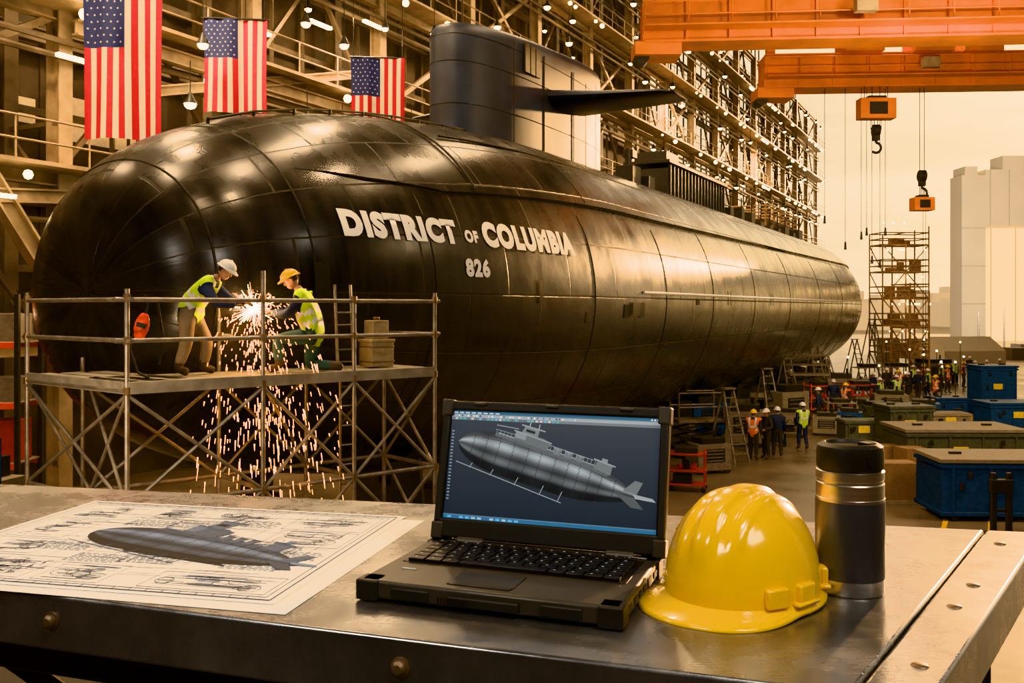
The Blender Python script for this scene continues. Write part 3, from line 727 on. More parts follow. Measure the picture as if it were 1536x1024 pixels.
p4=person('yard_worker.003',stand(.1),[M_skin,M_navy,M_blk,M_hiv,M_refl,M_boot,M_hw,M_skin,M_hair],G(1166,684),math.radians(80),V(1,0,0),vest=False,bulk=1.1)
crowd=empty('worker_crowd'); 
for i,(x,y) in enumerate(((1345,612),(1362,606),(1377,600),(1392,598),(1404,612),(1421,590),(1348,600),(1330,596),(1445,582),(1462,580),(1480,578),(1412,584),(1432,578),(1228,640),(1250,622),(1310,606),(1370,590),(1385,588),(1500,576),(1455,570),(1320,618),(1268,630))):
    src=random.choice([bpy.data.objects['yard_worker'],bpy.data.objects['yard_worker.001'],p4,bpy.data.objects['yard_worker.002']])
    o=bpy.data.objects.new('worker_figure_%d'%i,src.data); COL.objects.link(o); o.location=G(x,y); o.rotation_euler=(0,0,random.uniform(0,6.28)); o.parent=crowd
# ---------------------------------------------------------------- weld + sparks
M_spark=mat('spark_glow',(1,.5,.1),.5,emis=(1,.36,.05),es=10); M_arc=mat('weld_arc',(1,.9,.6),.5,emis=(1,.78,.42),es=40)
wp=V((380-768)/1400*14.0,14.0,EYE)
sp=empty('welding_sparks',wp); mb=MB()
mb.sphere((0,0,0),.08,12,1)
for i in range(80):
    t=random.uniform(0,6.28); d=V(math.cos(t),random.uniform(-.6,.6),math.sin(t)).normalized(); mb.cyl(d*.05,d*random.uniform(.1,.42),.005,.001,4,1 if i%3==0 else 0)
for i in range(950):
    t=random.uniform(0,math.pi*2); q=random.random()**.7; v=V(math.cos(t)*q*1.7+.45,random.uniform(-.9,.2),math.sin(t)*q*1.6+.4)
    T=random.uniform(.02,1.12); T2=T+random.uniform(.006,.03)
    f=lambda T:V(v.x*T*(1-.25*T),v.y*T*(1-.3*T),v.z*T-4.9*T*T*.65)
    if f(T).z<-3.4: continue
    mb.cyl(f(T),f(T2),random.uniform(.003,.009),.003,4,0)
mb.build('sparks',[M_spark,M_arc],sp,merge=False)
light('weld_light','POINT',(0,-.1,.0),60,(1,.55,.2),.06,parent=sp)
mb=MB(); mb.tube([wp+V(-.02,0,.0),wp+V(-.14,-.02,-.04),wp+V(-.24,-.05,-.06)],.012,8); mb.tube([wp+V(-.24,-.05,-.06),wp+V(-.3,.2,-.5),wp+V(-.1,.6,-.9)],.014,8)
mb.build('welding_torch',[M_black])
# ---------------------------------------------------------------- foreground: platform & bench
ZT=EYE-.362
M_plat=mat('platform_plate',(.03,.028,.027),.6,.3,var=.3)
mb=MB(); mb.box((.4,1.7,ZT-.93),(6.4,6.4,.08))
for x in(-2.6,3.4):
    for y in(-1.3,4.7): mb.ibeam((x,y,0),(x,y,ZT-.97),.25,.25,.03)
mb.build('platform',[M_plat])
M_top=bpy.data.materials.new('worn_steel_top'); M_top.use_nodes=True
nt=M_top.node_tree; N=nt.nodes; L=nt.links; b=N['Principled BSDF']; b.inputs['Metallic'].default_value=.85
tc=N.new('ShaderNodeTexCoord')
n1=N.new('ShaderNodeTexNoise'); n1.inputs['Scale'].default_value=4.5; n1.inputs['Detail'].default_value=9; n1.inputs['Roughness'].default_value=.65; L.new(tc.outputs['Object'],n1.inputs['Vector'])
n2=N.new('ShaderNodeTexNoise'); n2.inputs['Scale'].default_value=30; n2.inputs['Detail'].default_value=6; L.new(tc.outputs['Object'],n2.inputs['Vector'])
mp=N.new('ShaderNodeMapping'); mp.inputs['Scale'].default_value=(3,300,3); mp.inputs['Rotation'].default_value=(0,0,.3); L.new(tc.outputs['Object'],mp.inputs[0])
n3=N.new('ShaderNodeTexNoise'); n3.inputs['Scale'].default_value=1.5; n3.inputs['Detail'].default_value=4; L.new(mp.outputs[0],n3.inputs['Vector'])
cr=N.new('ShaderNodeValToRGB'); cr.color_ramp.elements[0].position=.3; cr.color_ramp.elements[0].color=(.23,.23,.235,1); cr.color_ramp.elements[1].position=.7; cr.color_ramp.elements[1].color=(.43,.425,.42,1)
L.new(n1.outputs['Fac'],cr.inputs[0]); L.new(cr.outputs[0],b.inputs['Base Color'])
a1=N.new('ShaderNodeMath'); a1.operation='MULTIPLY_ADD'; a1.inputs[1].default_value=.2; L.new(n3.outputs['Fac'],a1.inputs[0])
a2=N.new('ShaderNodeMath'); a2.operation='MULTIPLY_ADD'; a2.inputs[1].default_value=.35; L.new(n2.outputs['Fac'],a2.inputs[0]); L.new(n1.outputs['Fac'],a2.inputs[2]); L.new(a2.outputs[0],a1.inputs[2])
r1=N.new('ShaderNodeMapRange'); r1.inputs['From Min'].default_value=.5; r1.inputs['From Max'].default_value=.98; r1.inputs['To Min'].default_value=.15; r1.inputs['To Max'].default_value=.36; L.new(a1.outputs[0],r1.inputs['Value']); L.new(r1.outputs[0],b.inputs['Roughness'])
bp=N.new('ShaderNodeBump'); bp.inputs['Strength'].default_value=.08; bp.inputs['Distance'].default_value=.002; L.new(a1.outputs[0],bp.inputs['Height']); L.new(bp.outputs[0],b.inputs['Normal'])
wb=empty('workbench'); mb=MB()
P1=(-1.6,1.517);P2=(.383,.856);P3=(.857,1.507);P4=(-1.6,2.046)
sA=(.772,1.526); sB=(.318,.8777)
mb.prism([P1,sB,sA,P4],ZT-.07,ZT)
g=.0035
mb.prism([(sB[0]+g,sB[1]-.001),P2,P3,(sA[0]+g,sA[1]-.001)],ZT-.07,ZT)
mb.build('steel_top',[M_top],wb,bevel=.004)
mb=MB()
def rivet(x,y,z,nrm,r=.011,m=0):
    q=V(*nrm).to_track_quat('Z','Y').to_matrix().to_4x4()
    mb.lathe([(r*1.5,0),(r*1.5,.0015),(r*1.15,.002),(r*1.1,.006),(r*.7,.009),(0,.0095)],Matrix.Translation((x,y,z))@q,20,m)
fd=(V(*P2,0)-V(*P1,0)).normalized(); fn=V(fd.y,-fd.x,0)
for t in(.514,.745,.90): 
    q=V(*P1,0).lerp(V(*P2,0),t); rivet(q.x,q.y,ZT-.032,fn,.0075)
for px_,py in((1500,815),(1460,877),(1432,909),(1380,998)):
    Y=1400*.362/(py-462); X_=(px_-768)/1400*Y; mb.lathe([(.009,0),(.008,.0012),(.005,.002),(0,.0024)],Matrix.Translation((X_,Y,ZT)),20,0)
mb.build('bolts',[M_rust],wb)
mb=MB()
for x,y in((-1.45,1.6),(-1.45,1.95),(.33,1.0),(.7,1.45)):
    mb.box((x,y,ZT-.48),(.06,.06,.82))
mb.beam((-1.45,1.6,ZT-.11),(.33,1.0,ZT-.11),.05,.08); mb.beam((-1.45,1.95,ZT-.11),(.7,1.45,ZT-.11),.05,.08); mb.beam((-1.45,1.62,ZT-.65),(.33,1.02,ZT-.65),.04,.05)
for t in(.15,.35,.55,.75): mb.beam(V(-1.45,1.6,ZT-.1).lerp(V(.33,1.,ZT-.1),t),V(-1.45,1.95,ZT-.6).lerp(V(.7,1.45,ZT-.6),t+.1),.03,.03)
mb.build('bench_frame',[M_dark],wb,bevel=.003)
# ---------------------------------------------------------------- sub artwork
def subart(cb,P,ax0,ax1,rm,pal,hs=1.):
    ax0=Vector(ax0);ax1=Vector(ax1);d=(ax1-ax0);Ld=d.length;d.normalize();n=Vector((-d.y,d.x))
    if n.y<0:n=-n
    def r(t): 
        a=min(1,t/.26); f=(1-(1-a)**2)**.55
        if t>.6: f*=1-.95*((t-.6)/.4)**1.7
        return rm*f
    def hx(v): return v if v<=.9 else .9+(v-.9)*hs
    def Q(t,v,l=0): q=ax0+d*t*Ld+n*v*r(t); return P(q.x,q.y,l)
    def sh(v,t):
        k=.16+.80*math.exp(-((v-.38)/.22)**2)+.22*math.exp(-((v+.35)/.15)**2)-(.10 if v<-.55 else 0); k*=(.85+.15*math.sin(t*31))
        return tuple(max(0,c*k) for c in pal[0])
    nt_,nv=60,20
    for i in range(nt_):
        for j in range(nv):
            t0,t1=i/nt_,(i+1)/nt_; v0,v1=-1+2*j/nv,-1+2*(j+1)/nv
            cb.poly([Q(t0,v0),Q(t1,v0),Q(t1,v1),Q(t0,v1)],[sh(v0,t0),sh(v0,t1),sh(v1,t1),sh(v1,t0)])
    def line(t0,v0,t1,v1,w_,c,l=1):
        def q2(t,v): return ax0+d*t*Ld+n*(hx(v/rm)*rm)
        a=q2(t0,v0);b_=q2(t1,v1);e=(b_-a).normalized();k=Vector((-e.y,e.x))*w_/2
        cb.poly([P(*(a-k),l),P(*(b_-k),l),P(*(b_+k),l),P(*(a+k),l)],c)
    dk=pal[1];lt=pal[2]
    for t in(.08,.15,.22,.3,.38,.45,.53,.6,.66,.72,.78,.85): 
        for q in range(8): v0=-.95+q*.225; line(t,v0*r(t),t+.008*(1-v0*v0),(v0+.225)*r(t),rm*.025,dk)
    for vv in(-.6,-.1,.62):
        for q in range(16): 
            t=.12+q*.045; line(t,vv*r(t),t+.045,vv*r(t+.045),rm*.02,dk)
    def pol(pts,c,l=2): cb.poly([P(*(ax0+d*t*Ld+n*hx(v)*rm),l) for t,v in pts],c)
    g=lambda k: tuple(c*k for c in pal[0])
    pol([(.18,.80),(.8,.5),(.82,.62),(.75,.84),(.2,.98)],g(.30),1)
    pol([(.2,.95),(.76,.82),(.76,.86),(.2,1.0)],lt,2)
    pol([(.29,.9),(.47,.82),(.49,1.2),(.44,1.32),(.29,1.3)],g(.36),3); pol([(.29,1.0),(.35,1.0),(.35,1.32),(.29,1.32)],g(.62),4)
    pol([(.32,1.3),(.41,1.3),(.41,1.66),(.33,1.62)],g(.5),4); pol([(.28,1.27),(.49,1.19),(.49,1.24),(.28,1.33)],lt,5)
    pol([(.31,1.62),(.44,1.62),(.44,1.68),(.31,1.68)],lt,5); pol([(.34,1.4),(.39,1.4),(.39,1.52),(.34,1.52)],dk,5)
    pol([(.35,1.66),(.356,1.66),(.356,2.0),(.35,2.0)],lt,4); pol([(.40,1.66),(.406,1.66),(.406,1.9),(.40,1.9)],lt,4)
    line(.18,rm*1.3,.3,rm*1.42,rm*.04,lt,4)
    for t in(.51,.57,.63): pol([(t,.78),(t+.035,.76),(t+.035,1.05),(t,1.08)],g(.42),3); pol([(t-.004,1.05),(t+.039,1.02),(t+.039,1.06),(t-.004,1.09)],lt,4)
    pol([(.73,.7),(.82,.6),(.82,1.05),(.74,1.1)],g(.42),3); pol([(.72,1.08),(.835,1.02),(.835,1.08),(.72,1.15)],lt,4); pol([(.76,1.1),(.79,1.1),(.79,1.26),(.76,1.26)],g(.6),4)
    for i in range(28):
        t=.19+i*.02
        if .28<t<.48: continue
        line(t,rm*.88,t,rm*1.1,rm*.02,lt,4)
    line(.48,rm*1.12,.72,rm*1.05,rm*.028,lt,4); line(.18,rm*1.1,.29,rm*1.12,rm*.025,lt,4)
    pol([(.90,.12),(.97,.12),(.985,.72),(.945,.72)],g(.42),3)
    pol([(.86,-.08),(.97,-.1),(1.02,-.45),(.96,-.52)],g(.26),3)
    pol([(.95,.10),(1.05,.16),(1.07,.04),(.97,-.08)],g(.8),4)
    line(.02,-rm*.98,.62,-rm*1.32,rm*.04,lt,1)
    for t in(.1,.22,.36,.5,.6): line(t,-rm*(1.03+.5*t),t+.01,-rm*.8,rm*.035,lt,1)
    pol([(.28,-.8),(.75,-.75),(.8,-.92),(.34,-1.1)],g(.10),-1)
# ---------------------------------------------------------------- blueprint
M_paper=mat('drawing_paper',(.76,.75,.72),.85,var=.03,scale=3); M_ink=vcmat('printed_ink',.85)
bpz=ZT+.0014
ang=math.atan2(-.216,.976)
def paper(name,ox,oy,z,a,W_,H_):
    e=empty(name,(ox,oy,z),(0,0,a)); mb=MB(); mb.box((W_/2,H_/2,.0002),(W_,H_,.0004)); mb.build('paper_sheet',[M_paper],e); return e
paper('blueprint_sheet.001',-.868,1.246,ZT+.0005,ang-.02,.618,.50)
bl=paper('blueprint_sheet',-.885,1.268,bpz,ang,.61,.49)
cb=CB()
PB=lambda u,v,l=0: V(u,v,.0010+.00010*l)
ink=(.05,.07,.12); ink2=(.10,.13,.20)
def ln(a,b_,w_=.0013,c=ink,l=-2):
    a=Vector(a);b_=Vector(b_);e=(b_-a).normalized();k=Vector((-e.y,e.x))*w_/2
    cb.poly([PB(*(a-k),l),PB(*(b_-k),l),PB(*(b_+k),l),PB(*(a+k),l)],c)
def rect(x0,y0,x1,y1,w_=.0013,c=ink):
    ln((x0,y0),(x1,y0),w_*1.3,c);ln((x1,y0),(x1,y1),w_*.7,c);ln((x1,y1),(x0,y1),w_*1.3,c);ln((x0,y1),(x0,y0),w_*.7,c)
rect(.012,.012,.598,.478,.003); rect(.022,.022,.588,.468,.0016)
for i in range(24): ln((.022+i*.0236,.012),(.022+i*.0236,.022)); ln((.022+i*.0236,.468),(.022+i*.0236,.478))
for (x0,y0,x1,y1) in((.03,.36,.16,.46),(.17,.38,.27,.46),(.28,.40,.40,.46),(.44,.36,.58,.46),(.45,.26,.58,.35),(.03,.23,.13,.35),(.03,.03,.22,.13),(.03,.14,.15,.22),(.24,.03,.34,.11),(.40,.03,.58,.10)):
    rect(x0,y0,x1,y1,.0013,ink2)
    for k in range(random.randint(9,14)):
        y=y0+(y1-y0)*random.uniform(.1,.9); xa=x0+(x1-x0)*random.uniform(.05,.4); xb=x1-(x1-x0)*random.uniform(.05,.5); ln((xa,y),(xb,y),random.choice((.001,.0018,.0026)),ink2)
    for k in range(4):
        cx=random.uniform(x0+.02,x1-.02); cy=random.uniform(y0+.02,y1-.02); rr=random.uniform(.006,.018)
        for q in range(14): ln((cx+rr*math.cos(q*.449),cy+rr*math.sin(q*.449)),(cx+rr*math.cos((q+1)*.449),cy+rr*math.sin((q+1)*.449)),.0011,ink)
    for k in range(9):
        cx=random.uniform(x0+.01,x1-.03); cy=random.uniform(y0+.01,y1-.02); ww=random.uniform(.008,.025);hh=random.uniform(.004,.015); rect(cx,cy,cx+ww,cy+hh,.0011,ink)
for k in range(120):
    x=random.uniform(.10,.5); y=random.uniform(.06,.44); ln((x,y),(x+random.uniform(.02,.1),y+random.uniform(-.004,.004)),.0011,ink2)
for bx0,by0 in((.30,.13),(.46,.13),(.17,.33),(.34,.36),(.45,.22),(.13,.17),(.25,.34),(.22,.12),(.49,.19)):
    for r in range(7):
        x=bx0
        while x<bx0+.08:
            wd=random.uniform(.004,.014); ln((x,by0+r*.0065),(x+wd,by0+r*.0065),.0024,ink2); x+=wd+.003
for k in range(9): ln((.18+k*.045,.13),(.2+k*.045,.37),.0008,ink2)
for k in range(90):
    x=.04+k*.0019; y=.085+.02*math.sin(k*.3); ln((x,y),(x+.002,y+.018*math.sin(k*1.7)),.0015,ink)
subart(cb,PB,(.155,.285),(.565,.165),.060,((.19,.27,.42),(.008,.012,.03),(.07,.10,.17)),hs=2.0)
cb.build('printed_drawing',M_ink,bl)
# ---------------------------------------------------------------- laptop
M_lap=mat('laptop_magnesium',(.066,.060,.052),.4,.35,var=.12,scale=30); M_rub=mat('rubber_bumper',(.016,.016,.015),.5); M_key=mat('key_black',(.01,.01,.011),.4); M_pad=mat('touchpad',(.035,.032,.03),.3)
lt=empty('laptop',(-.190,1.157,ZT),(0,0,math.radians(-20)))
W_,D_,H_=.332,.230,.027
mb=MB(); mb.box((W_/2,D_/2,.004+H_/2-.002),(W_,D_,H_-.004))
mb.build('base',[M_lap],lt,bevel=.004)
mb=MB()
for x in(0.012,W_-.012):
    for y in(.012,D_-.012): mb.box((x,y,.0145),(.03,.03,.025))
mb.box((W_/2,-.002,.013),(.09,.006,.012)); mb.box((.07,-.001,.014),(.05,.004,.014)); mb.box((W_-.07,-.001,.014),(.05,.004,.014))
for x in(.04,W_-.04):
    for y in(.03,D_-.03): mb.cyl((x,y,0),(x,y,.004),.012,None,16)
mb.build('bumpers',[M_rub],lt,bevel=.003)
mb=MB()
mb.box((W_/2,D_*.62,H_+.0003),(W_-.03,.105,.0012),None,0)
mb.box((W_*.46,.048,H_+.0004),(.085,.05,.0012),None,1); mb.box((W_*.46,.019,H_+.0004),(.082,.008,.002),None,0)
x0,x1=.022,W_-.022
CNT=(16,15,14,14,13,12)
for r,n_ in enumerate(CNT):
    y=D_*.62+.045-r*.0178; kw=(x1-x0)/n_
    for i in range(n_):
        if r==5 and 3<=i<=7:
            if i==3: mb.box((x0+kw*5.5,y,H_+.003),(kw*5-.002,.0148,.005),None,0)
            continue
        mb.box((x0+kw*(i+.5),y,H_+.003),(kw-.0024,.0148 if r else .010,.005),None,0)
M_key2=mat('key_legend',(.35,.36,.36),.6)
mb.build('keyboard',[M_key,M_pad],lt,bevel=.0009)
mb=MB()
for r,n_ in enumerate(CNT):
    for i in range(n_):
        if r==5 and 3<=i<=7: continue
        kw=(x1-x0)/n_; y=D_*.62+.045-r*.0178; mb.box((x0+kw*(i+.35),y+.002,H_+.0056),(.003,.003,.0002))
mb.box((.04,.06,H_+.0005),(.02,.006,.0008)); mb.box((W_-.025,D_-.02,H_+.0005),(.02,.004,.0008))
mb.build('key_legends',[M_key2],lt)
mb=MB()
for i,(y,w_,h_) in enumerate(((.035,.03,.006),(.075,.018,.008),(.10,.014,.007),(.125,.014,.007),(.155,.02,.012),(.19,.018,.008))): mb.box((W_+.0002,y,.014),(.002,w_,h_),None,0)
for i in range(10): mb.box((.11+i*.004,-.0055,.013),(.002,.001,.008),None,0)
for i in range(8): mb.box((-.0002,.05+i*.006,.014),(.001,.003,.012),None,0)
mb.build('ports_and_vents',[M_black],lt)
LW,LH,LTk=.340,.199,.017
lid=empty('lid',(-.001,D_-.014,H_+.003),(math.radians(-13),0,0)); lid.parent=lt
mb=MB()
mg,mt,mbm=.0125,.014,.028
mb.box((LW/2,LTk*.7,LH/2),(LW,LTk*.6,LH),None,0)
mb.box((LW/2,LTk*.25,LH-mt/2),(LW,LTk*.5,mt),None,0); mb.box((LW/2,LTk*.25,mbm/2),(LW,LTk*.5,mbm),None,0)
for x in(mg/2,LW-mg/2): mb.box((x,LTk*.25,LH/2),(mg,LTk*.5,LH-.002),None,0)
mb.build('lid_shell',[M_rub],lid,bevel=.003)
mb=MB()
for x in(.007,LW-.007):
    for z in(.010,LH-.010): mb.box((x,LTk*.5,z),(.018,LTk+.004,.024))
for x in(.06,LW-.06): mb.cyl((x-.02,.004,-.004),(x+.02,.004,-.004),.008,None,14)
for x in(.06,LW/2,LW-.06): mb.box((x,-.001,LH-.004),(.02,.004,.005))
mb.build('lid_bumpers',[M_lap],lid,bevel=.003)
M_scr=vcmat('screen_pixels',.35,em=1.0); cb=CB()
sx0,sx1,sz0,sz1=mg,LW-mg,mbm,LH-mt
PS=lambda u,v,l=0: V(sx0+(sx1-sx0)*u,LTk*.36-.0001*(l+3),sz0+(sz1-sz0)*v)
def sq(u0,v0,u1,v1,c,l=-2): cb.poly([PS(u0,v0,l),PS(u1,v0,l),PS(u1,v1,l),PS(u0,v1,l)],c)
c0=(.020,.026,.035);c1=(.038,.046,.058)
cb.poly([PS(0,0,-3),PS(1,0,-3),PS(1,1,-3),PS(0,1,-3)],[c0,c0,c1,c1])
sq(0,.97,1,1,(.05,.12,.19)); sq(0,.94,1,.97,(.24,.27,.29)); sq(0,.915,1,.94,(.12,.14,.16)); sq(0,0,1,.03,(.03,.11,.21)); sq(0,.03,1,.04,(.08,.15,.22),-1)
for i in range(40): sq(.02+i*.015,.947,.02+i*.015+random.uniform(.004,.011),.962,random.choice(((.05,.07,.1),(.5,.5,.5),(.2,.3,.4))),-1)
for i in range(26): sq(.02+i*.02,.919,.02+i*.02+.012,.935,random.choice(((.4,.4,.4),(.1,.3,.5),(.08,.1,.12),(.05,.3,.35))),-1)
for i in range(8): sq(.01+i*.03,.977,.01+i*.03+.02,.988,(.5,.55,.6),-1)
for i in range(12): sq(.02+i*.03,.006,.02+i*.03+.02,.024,random.choice(((.25,.35,.4),(.1,.3,.5),(.05,.1,.2))),-1)
for i in range(22): sq(.008,.80-i*.03,.02,.812-i*.03,(.16,.2,.25),-1)
for i in range(3): sq(.955+i*.014,.977,.963+i*.014,.99,(.6,.6,.6),-1)
asp=(sx1-sx0)/(sz1-sz0)
PS2=lambda x,y,l=0: PS(x,y*asp,l)
subart(cb,PS2,(.045,.355),(.93,.145),.094,((.27,.31,.335),(.022,.026,.032),(.20,.23,.25)),hs=1.05)
cb.build('display',M_scr,lid)
# ---------------------------------------------------------------- hard hat
M_hat=mat('yellow_abs_plastic',(.90,.52,.006),.2,var=.03,scale=5,coat=.5)
hh=empty('hard_hat',(.291,1.178,ZT+.0128),(0,0,math.radians(-133))); hh.scale=(.84,.84,.90)
mb=MB(); na,ne=120,36; vs=[]
ax_,ay_,az_=.132,.108,.134
def dome(a,e):
    ce,se=math.cos(e),math.sin(e)
    x=ax_*(ce**.86)*math.cos(a); y=ay_*(ce**.86)*math.sin(a); z=az_*se**.95 if se>0 else 0
    nrm=V(x/ax_**2,y/ay_**2,max(.01,z)/az_**2).normalized()
    f=sst(se,.25,.6); ay2=abs(y)
    rib=.0060*(1-sst(ay2,.012,.019))*f+.0030*sst(ay2,.030,.036)*(1-sst(ay2,.046,.054))*f
    return V(x,y,z)+nrm*rib
rows_=[]
for j in range(ne+1):
    e_=math.pi/2*(j/ne); rows_.append([dome(2*math.pi*i/na,min(e_,math.pi/2-.004)) for i in range(na)])
def brim(k):
    out=[]
    for i in range(na):
        a=2*math.pi*i/na; fr_=max(0,math.cos(a)); pk=sst(fr_,.2,.95)
        off=[.003,.009,.0095][k]+pk*[.012,.036,.042][k]; dz=[-.004,-.008,-.012][k]+pk*[-.002,-.001,-.001][k]
        d=V(math.cos(a),math.sin(a)*.9,0)
        out.append(V(ax_*math.cos(a),ay_*math.sin(a),0)+d*off+V(0,0,dz))
    return out
rows_=[brim(2),brim(1),brim(0)]+rows_
for r in rows_: vs+=r
nr=len(rows_)
fs=[(r*na+i,r*na+(i+1)%na,(r+1)*na+(i+1)%na,(r+1)*na+i) for r in range(nr-1) for i in range(na)]+[tuple((nr-1)*na+i for i in range(na))]
mb.add(vs,fs,0)
mb.build('shell',[M_hat],hh,solid=.0025,sharp=60)
mb=MB()
for a in(82,-82,130,-130):
    t=math.radians(a); p=V((ax_+.002)*math.cos(t),(ay_+.002)*math.sin(t),.014); R=Matrix.Rotation(t,3,'Z')
    mb.box(p,(.012,.036,.026),R,0); mb.box(p-V(0,0,.012),(.018,.05,.006),R,0)
t=math.radians(58); p=V((ax_+.001)*math.cos(t),(ay_+.001)*math.sin(t),.014); R=Matrix.Rotation(t+.15,3,'Z'); mb.box(p,(.012,.036,.026),R,0)
mb.build('accessory_slots',[M_hat],hh,bevel=.003)
mb=MB()
for a,b_ in zip(range(0,360,10),range(10,370,10)):
    t,u=math.radians(a),math.radians(b_); mb.beam((.112*math.cos(t),.09*math.sin(t),.002),(.112*math.cos(u),.09*math.sin(u),.002),.003,.022,0)
for a in(150,165,180,195,210): 
    t=math.radians(a); mb.beam((.125*math.cos(t-.13),.1*math.sin(t-.13),-.004),(.125*math.cos(t+.13),.1*math.sin(t+.13),-.004),.006,.016,0)
mb.box((-.13,0,-.003),(.014,.04,.02),None,0)
mb.build('suspension_band',[M_rub],hh)
# ---------------------------------------------------------------- tumbler
M_ss=mat('brushed_stainless',(.66,.64,.61),.30,1.,var=.08,scale=4,stretch=(1,1,60)); M_body=mat('charcoal_powder_coat',(.115,.12,.13),.36,.65,var=.06,scale=40)
r=.0428
tb=empty('travel_tumbler',(.4345,1.200,ZT))
mb=MB()
prof=[(0,0),(r-.003,0),(r-.001,.002),(r-.001,.019),(r-.001,.0195),(r,.0205),(r,.024),(r,.116),(r-.0005,.1175),(r-.0005,.118),(r-.0005,.121),(r-.001,.1215),(r-.001,.139),(r-.0022,.1405),(r-.0022,.1435),(r-.001,.145),(r-.001,.155),(r-.004,.157),(r-.004,.1575)]
mats_=[1,1,1,1,0,0,0,0,1,1,1,1,1,1,1,1,1,1]
mb.lathe(prof,None,64,0,mats_)
mb.build('body',[M_body,M_ss],tb,sharp=30)
mb=MB()
mb.lathe([(r-.005,.156),(r-.002,.158),(r-.0015,.161),(r-.0015,.180),(r-.003,.186),(r-.008,.1895),(r-.012,.190),(r-.014,.186),(.012,.185),(0,.185)],None,64,0)
mb.box((.018,-.01,.188),(.014,.018,.006),Matrix.Rotation(.4,3,'Z'),0); mb.cyl((.012,-r+.003,.172),(.012,-r+.0005,.172),.006,None,16,0)
mb.build('lid_cap',[M_rub],tb,sharp=30)
# ---------------------------------------------------------------- floor equipment right
M_bluep=mat('blue_paint',(.02,.065,.16),.5,.1,var=.25); M_green=mat('green_grey_paint',(.09,.10,.08),.55,.2,var=.25); M_card=mat('cardboard',(.26,.15,.075),.85,var=.15); M_lab=mat('yellow_label',(.7,.5,.05),.6); M_tan=mat('tan_cover',(.24,.20,.15),.7,var=.15)
def crate(name,x,y,w_,d,h,m,lid=True,yaw=.1,lab=True):
    mb=MB()
    mb.box((0,0,.12+(h-.12)/2),(w_,d,h-.12),None,0)
    for q in(-.42,-.14,.14,.42): mb.box((q*w_,-d/2-.02,.12+(h-.12)/2),(.06,.05,h-.2),None,0); mb.box((q*w_,d/2+.02,.12+(h-.12)/2),(.06,.05,h-.2),None,0)
    for z in(.18,h-.08): mb.box((0,0,z),(w_+.1,d+.1,.1),None,0)
    for q in(-.4,0,.4): mb.box((q*w_,0,.06),(.15,d,.12),None,1)
    if lid: mb.box((0,0,h+.05),(w_+.14,d+.14,.1),None,2 if lid=='tan' else 0)
    if lab: mb.box((-.05*w_,-d/2-.04,h*.62),(.45,.02,.28),None,3); mb.box((-.36*w_,-d/2-.05,h*.6),(.1,.03,.2),None,1)
    for q in(-.3,.3): mb.box((q*w_,-d/2-.06,h-.3),(.12,.04,.16),None,1); mb.box((q*w_,0,h+.13),(.3,.1,.06),None,1)
    mb.build(name,[m,M_dark,M_tan,M_lab],loc=(x,y,0),rot=(0,0,yaw),bevel=.015)
crate('storage_crate',12.4,24.,3.3,1.7,1.45,M_bluep,'tan',-.05)
crate('storage_crate.001',13.9,29.5,3.6,2.,1.5,M_green,'tan',-.02)
g=G(1365,672); crate('storage_crate.002',g[0],g[1]+.6,1.7,1.3,1.5,M_green,True,.1)
g=G(1500,642); crate('storage_crate.003',g[0]+.5,g[1],2.6,1.6,1.1,M_bluep,True,.0)
g=G(1520,630); crate('storage_crate.004',g[0],g[1]+2,1.7,1.5,2.4,M_bluep,True,.0)
g=G(1420,622); crate('storage_crate.005',g[0],g[1],1.5,1.2,.8,M_bluep,True,.0,False)
g=G(1283,668); crate('storage_crate.006',g[0]+.6,g[1]+1,1.6,1.,.9,M_green,False,.0)
g=G(1430,650); crate('storage_crate.007',g[0]+.2,g[1]+1,1.6,1.,.8,M_tan,False,.0)
for i,(x,y,w_,h) in enumerate(((1345,752,.9,1.0),(1335,715,.8,.9),(1366,725,.7,1.0))):
    g=G(x,y); mb=MB(); mb.box((0,0,h/2+.1),(w_,.7,h)); mb.box((0,0,.05),(w_+.15,.8,.1),None,1); mb.box((0,0,h+.102),(w_*1.0,.06,.01),None,1)
    mb.build('cardboard_box'+('' if i==0 else '.%03d'%i),[M_card,M_crate],loc=g,rot=(0,0,.1*i),bevel=.01)
g=G(1490,815); mb=MB(); 
for x in(0,.35): mb.box((x,0,.8),(.12,.12,1.6))
mb.box((.17,0,1.3),(.5,.16,.3)); mb.box((.17,.1,.1),(.7,.6,.2)); mb.box((.17,0,.75),(.4,.08,.08)); mb.build('pallet_jack',[M_dark],loc=g,bevel=.02)
def ladder(name,x,y,h,lean,yaw,w_=.55,col=M_pipe):
    mb=MB(); sp_=h*math.tan(lean)
    for sgn in(1,-1):
        for q in(-1,1): mb.beam((q*w_/2*(1.2),sgn*sp_,0),(q*w_/2*.8,0,h),.07,.04)
    k=int(h/.3)
    for i in range(1,k):
        t=i/k; ww=w_*(1.2-.4*t); mb.box((0,-sp_*(1-t),h*t),(ww,.12,.035))
    mb.box((0,0,h),(w_*.9,.3,.05)); mb.build(name,[col],loc=(x,y,0),rot=(0,0,yaw))
for i,(x,y,h,a) in enumerate(((1092,690,2.5,.5),(1150,640,2.6,.3),(1282,580,3.2,.5),(1308,572,4.5,.3),(1240,600,2.6,.8),(1180,622,2.8,.4),(1222,604,3.2,.2))):
    g=G(x,y); ladder('step_ladder'+('' if i==0 else '.%03d'%i),g[0],g[1],h,.28,a)
M_redp=mat('red_paint',(.40,.035,.02),.5,var=.25); M_gry=mat('machine_grey',(.24,.20,.16),.5,.2,var=.25)
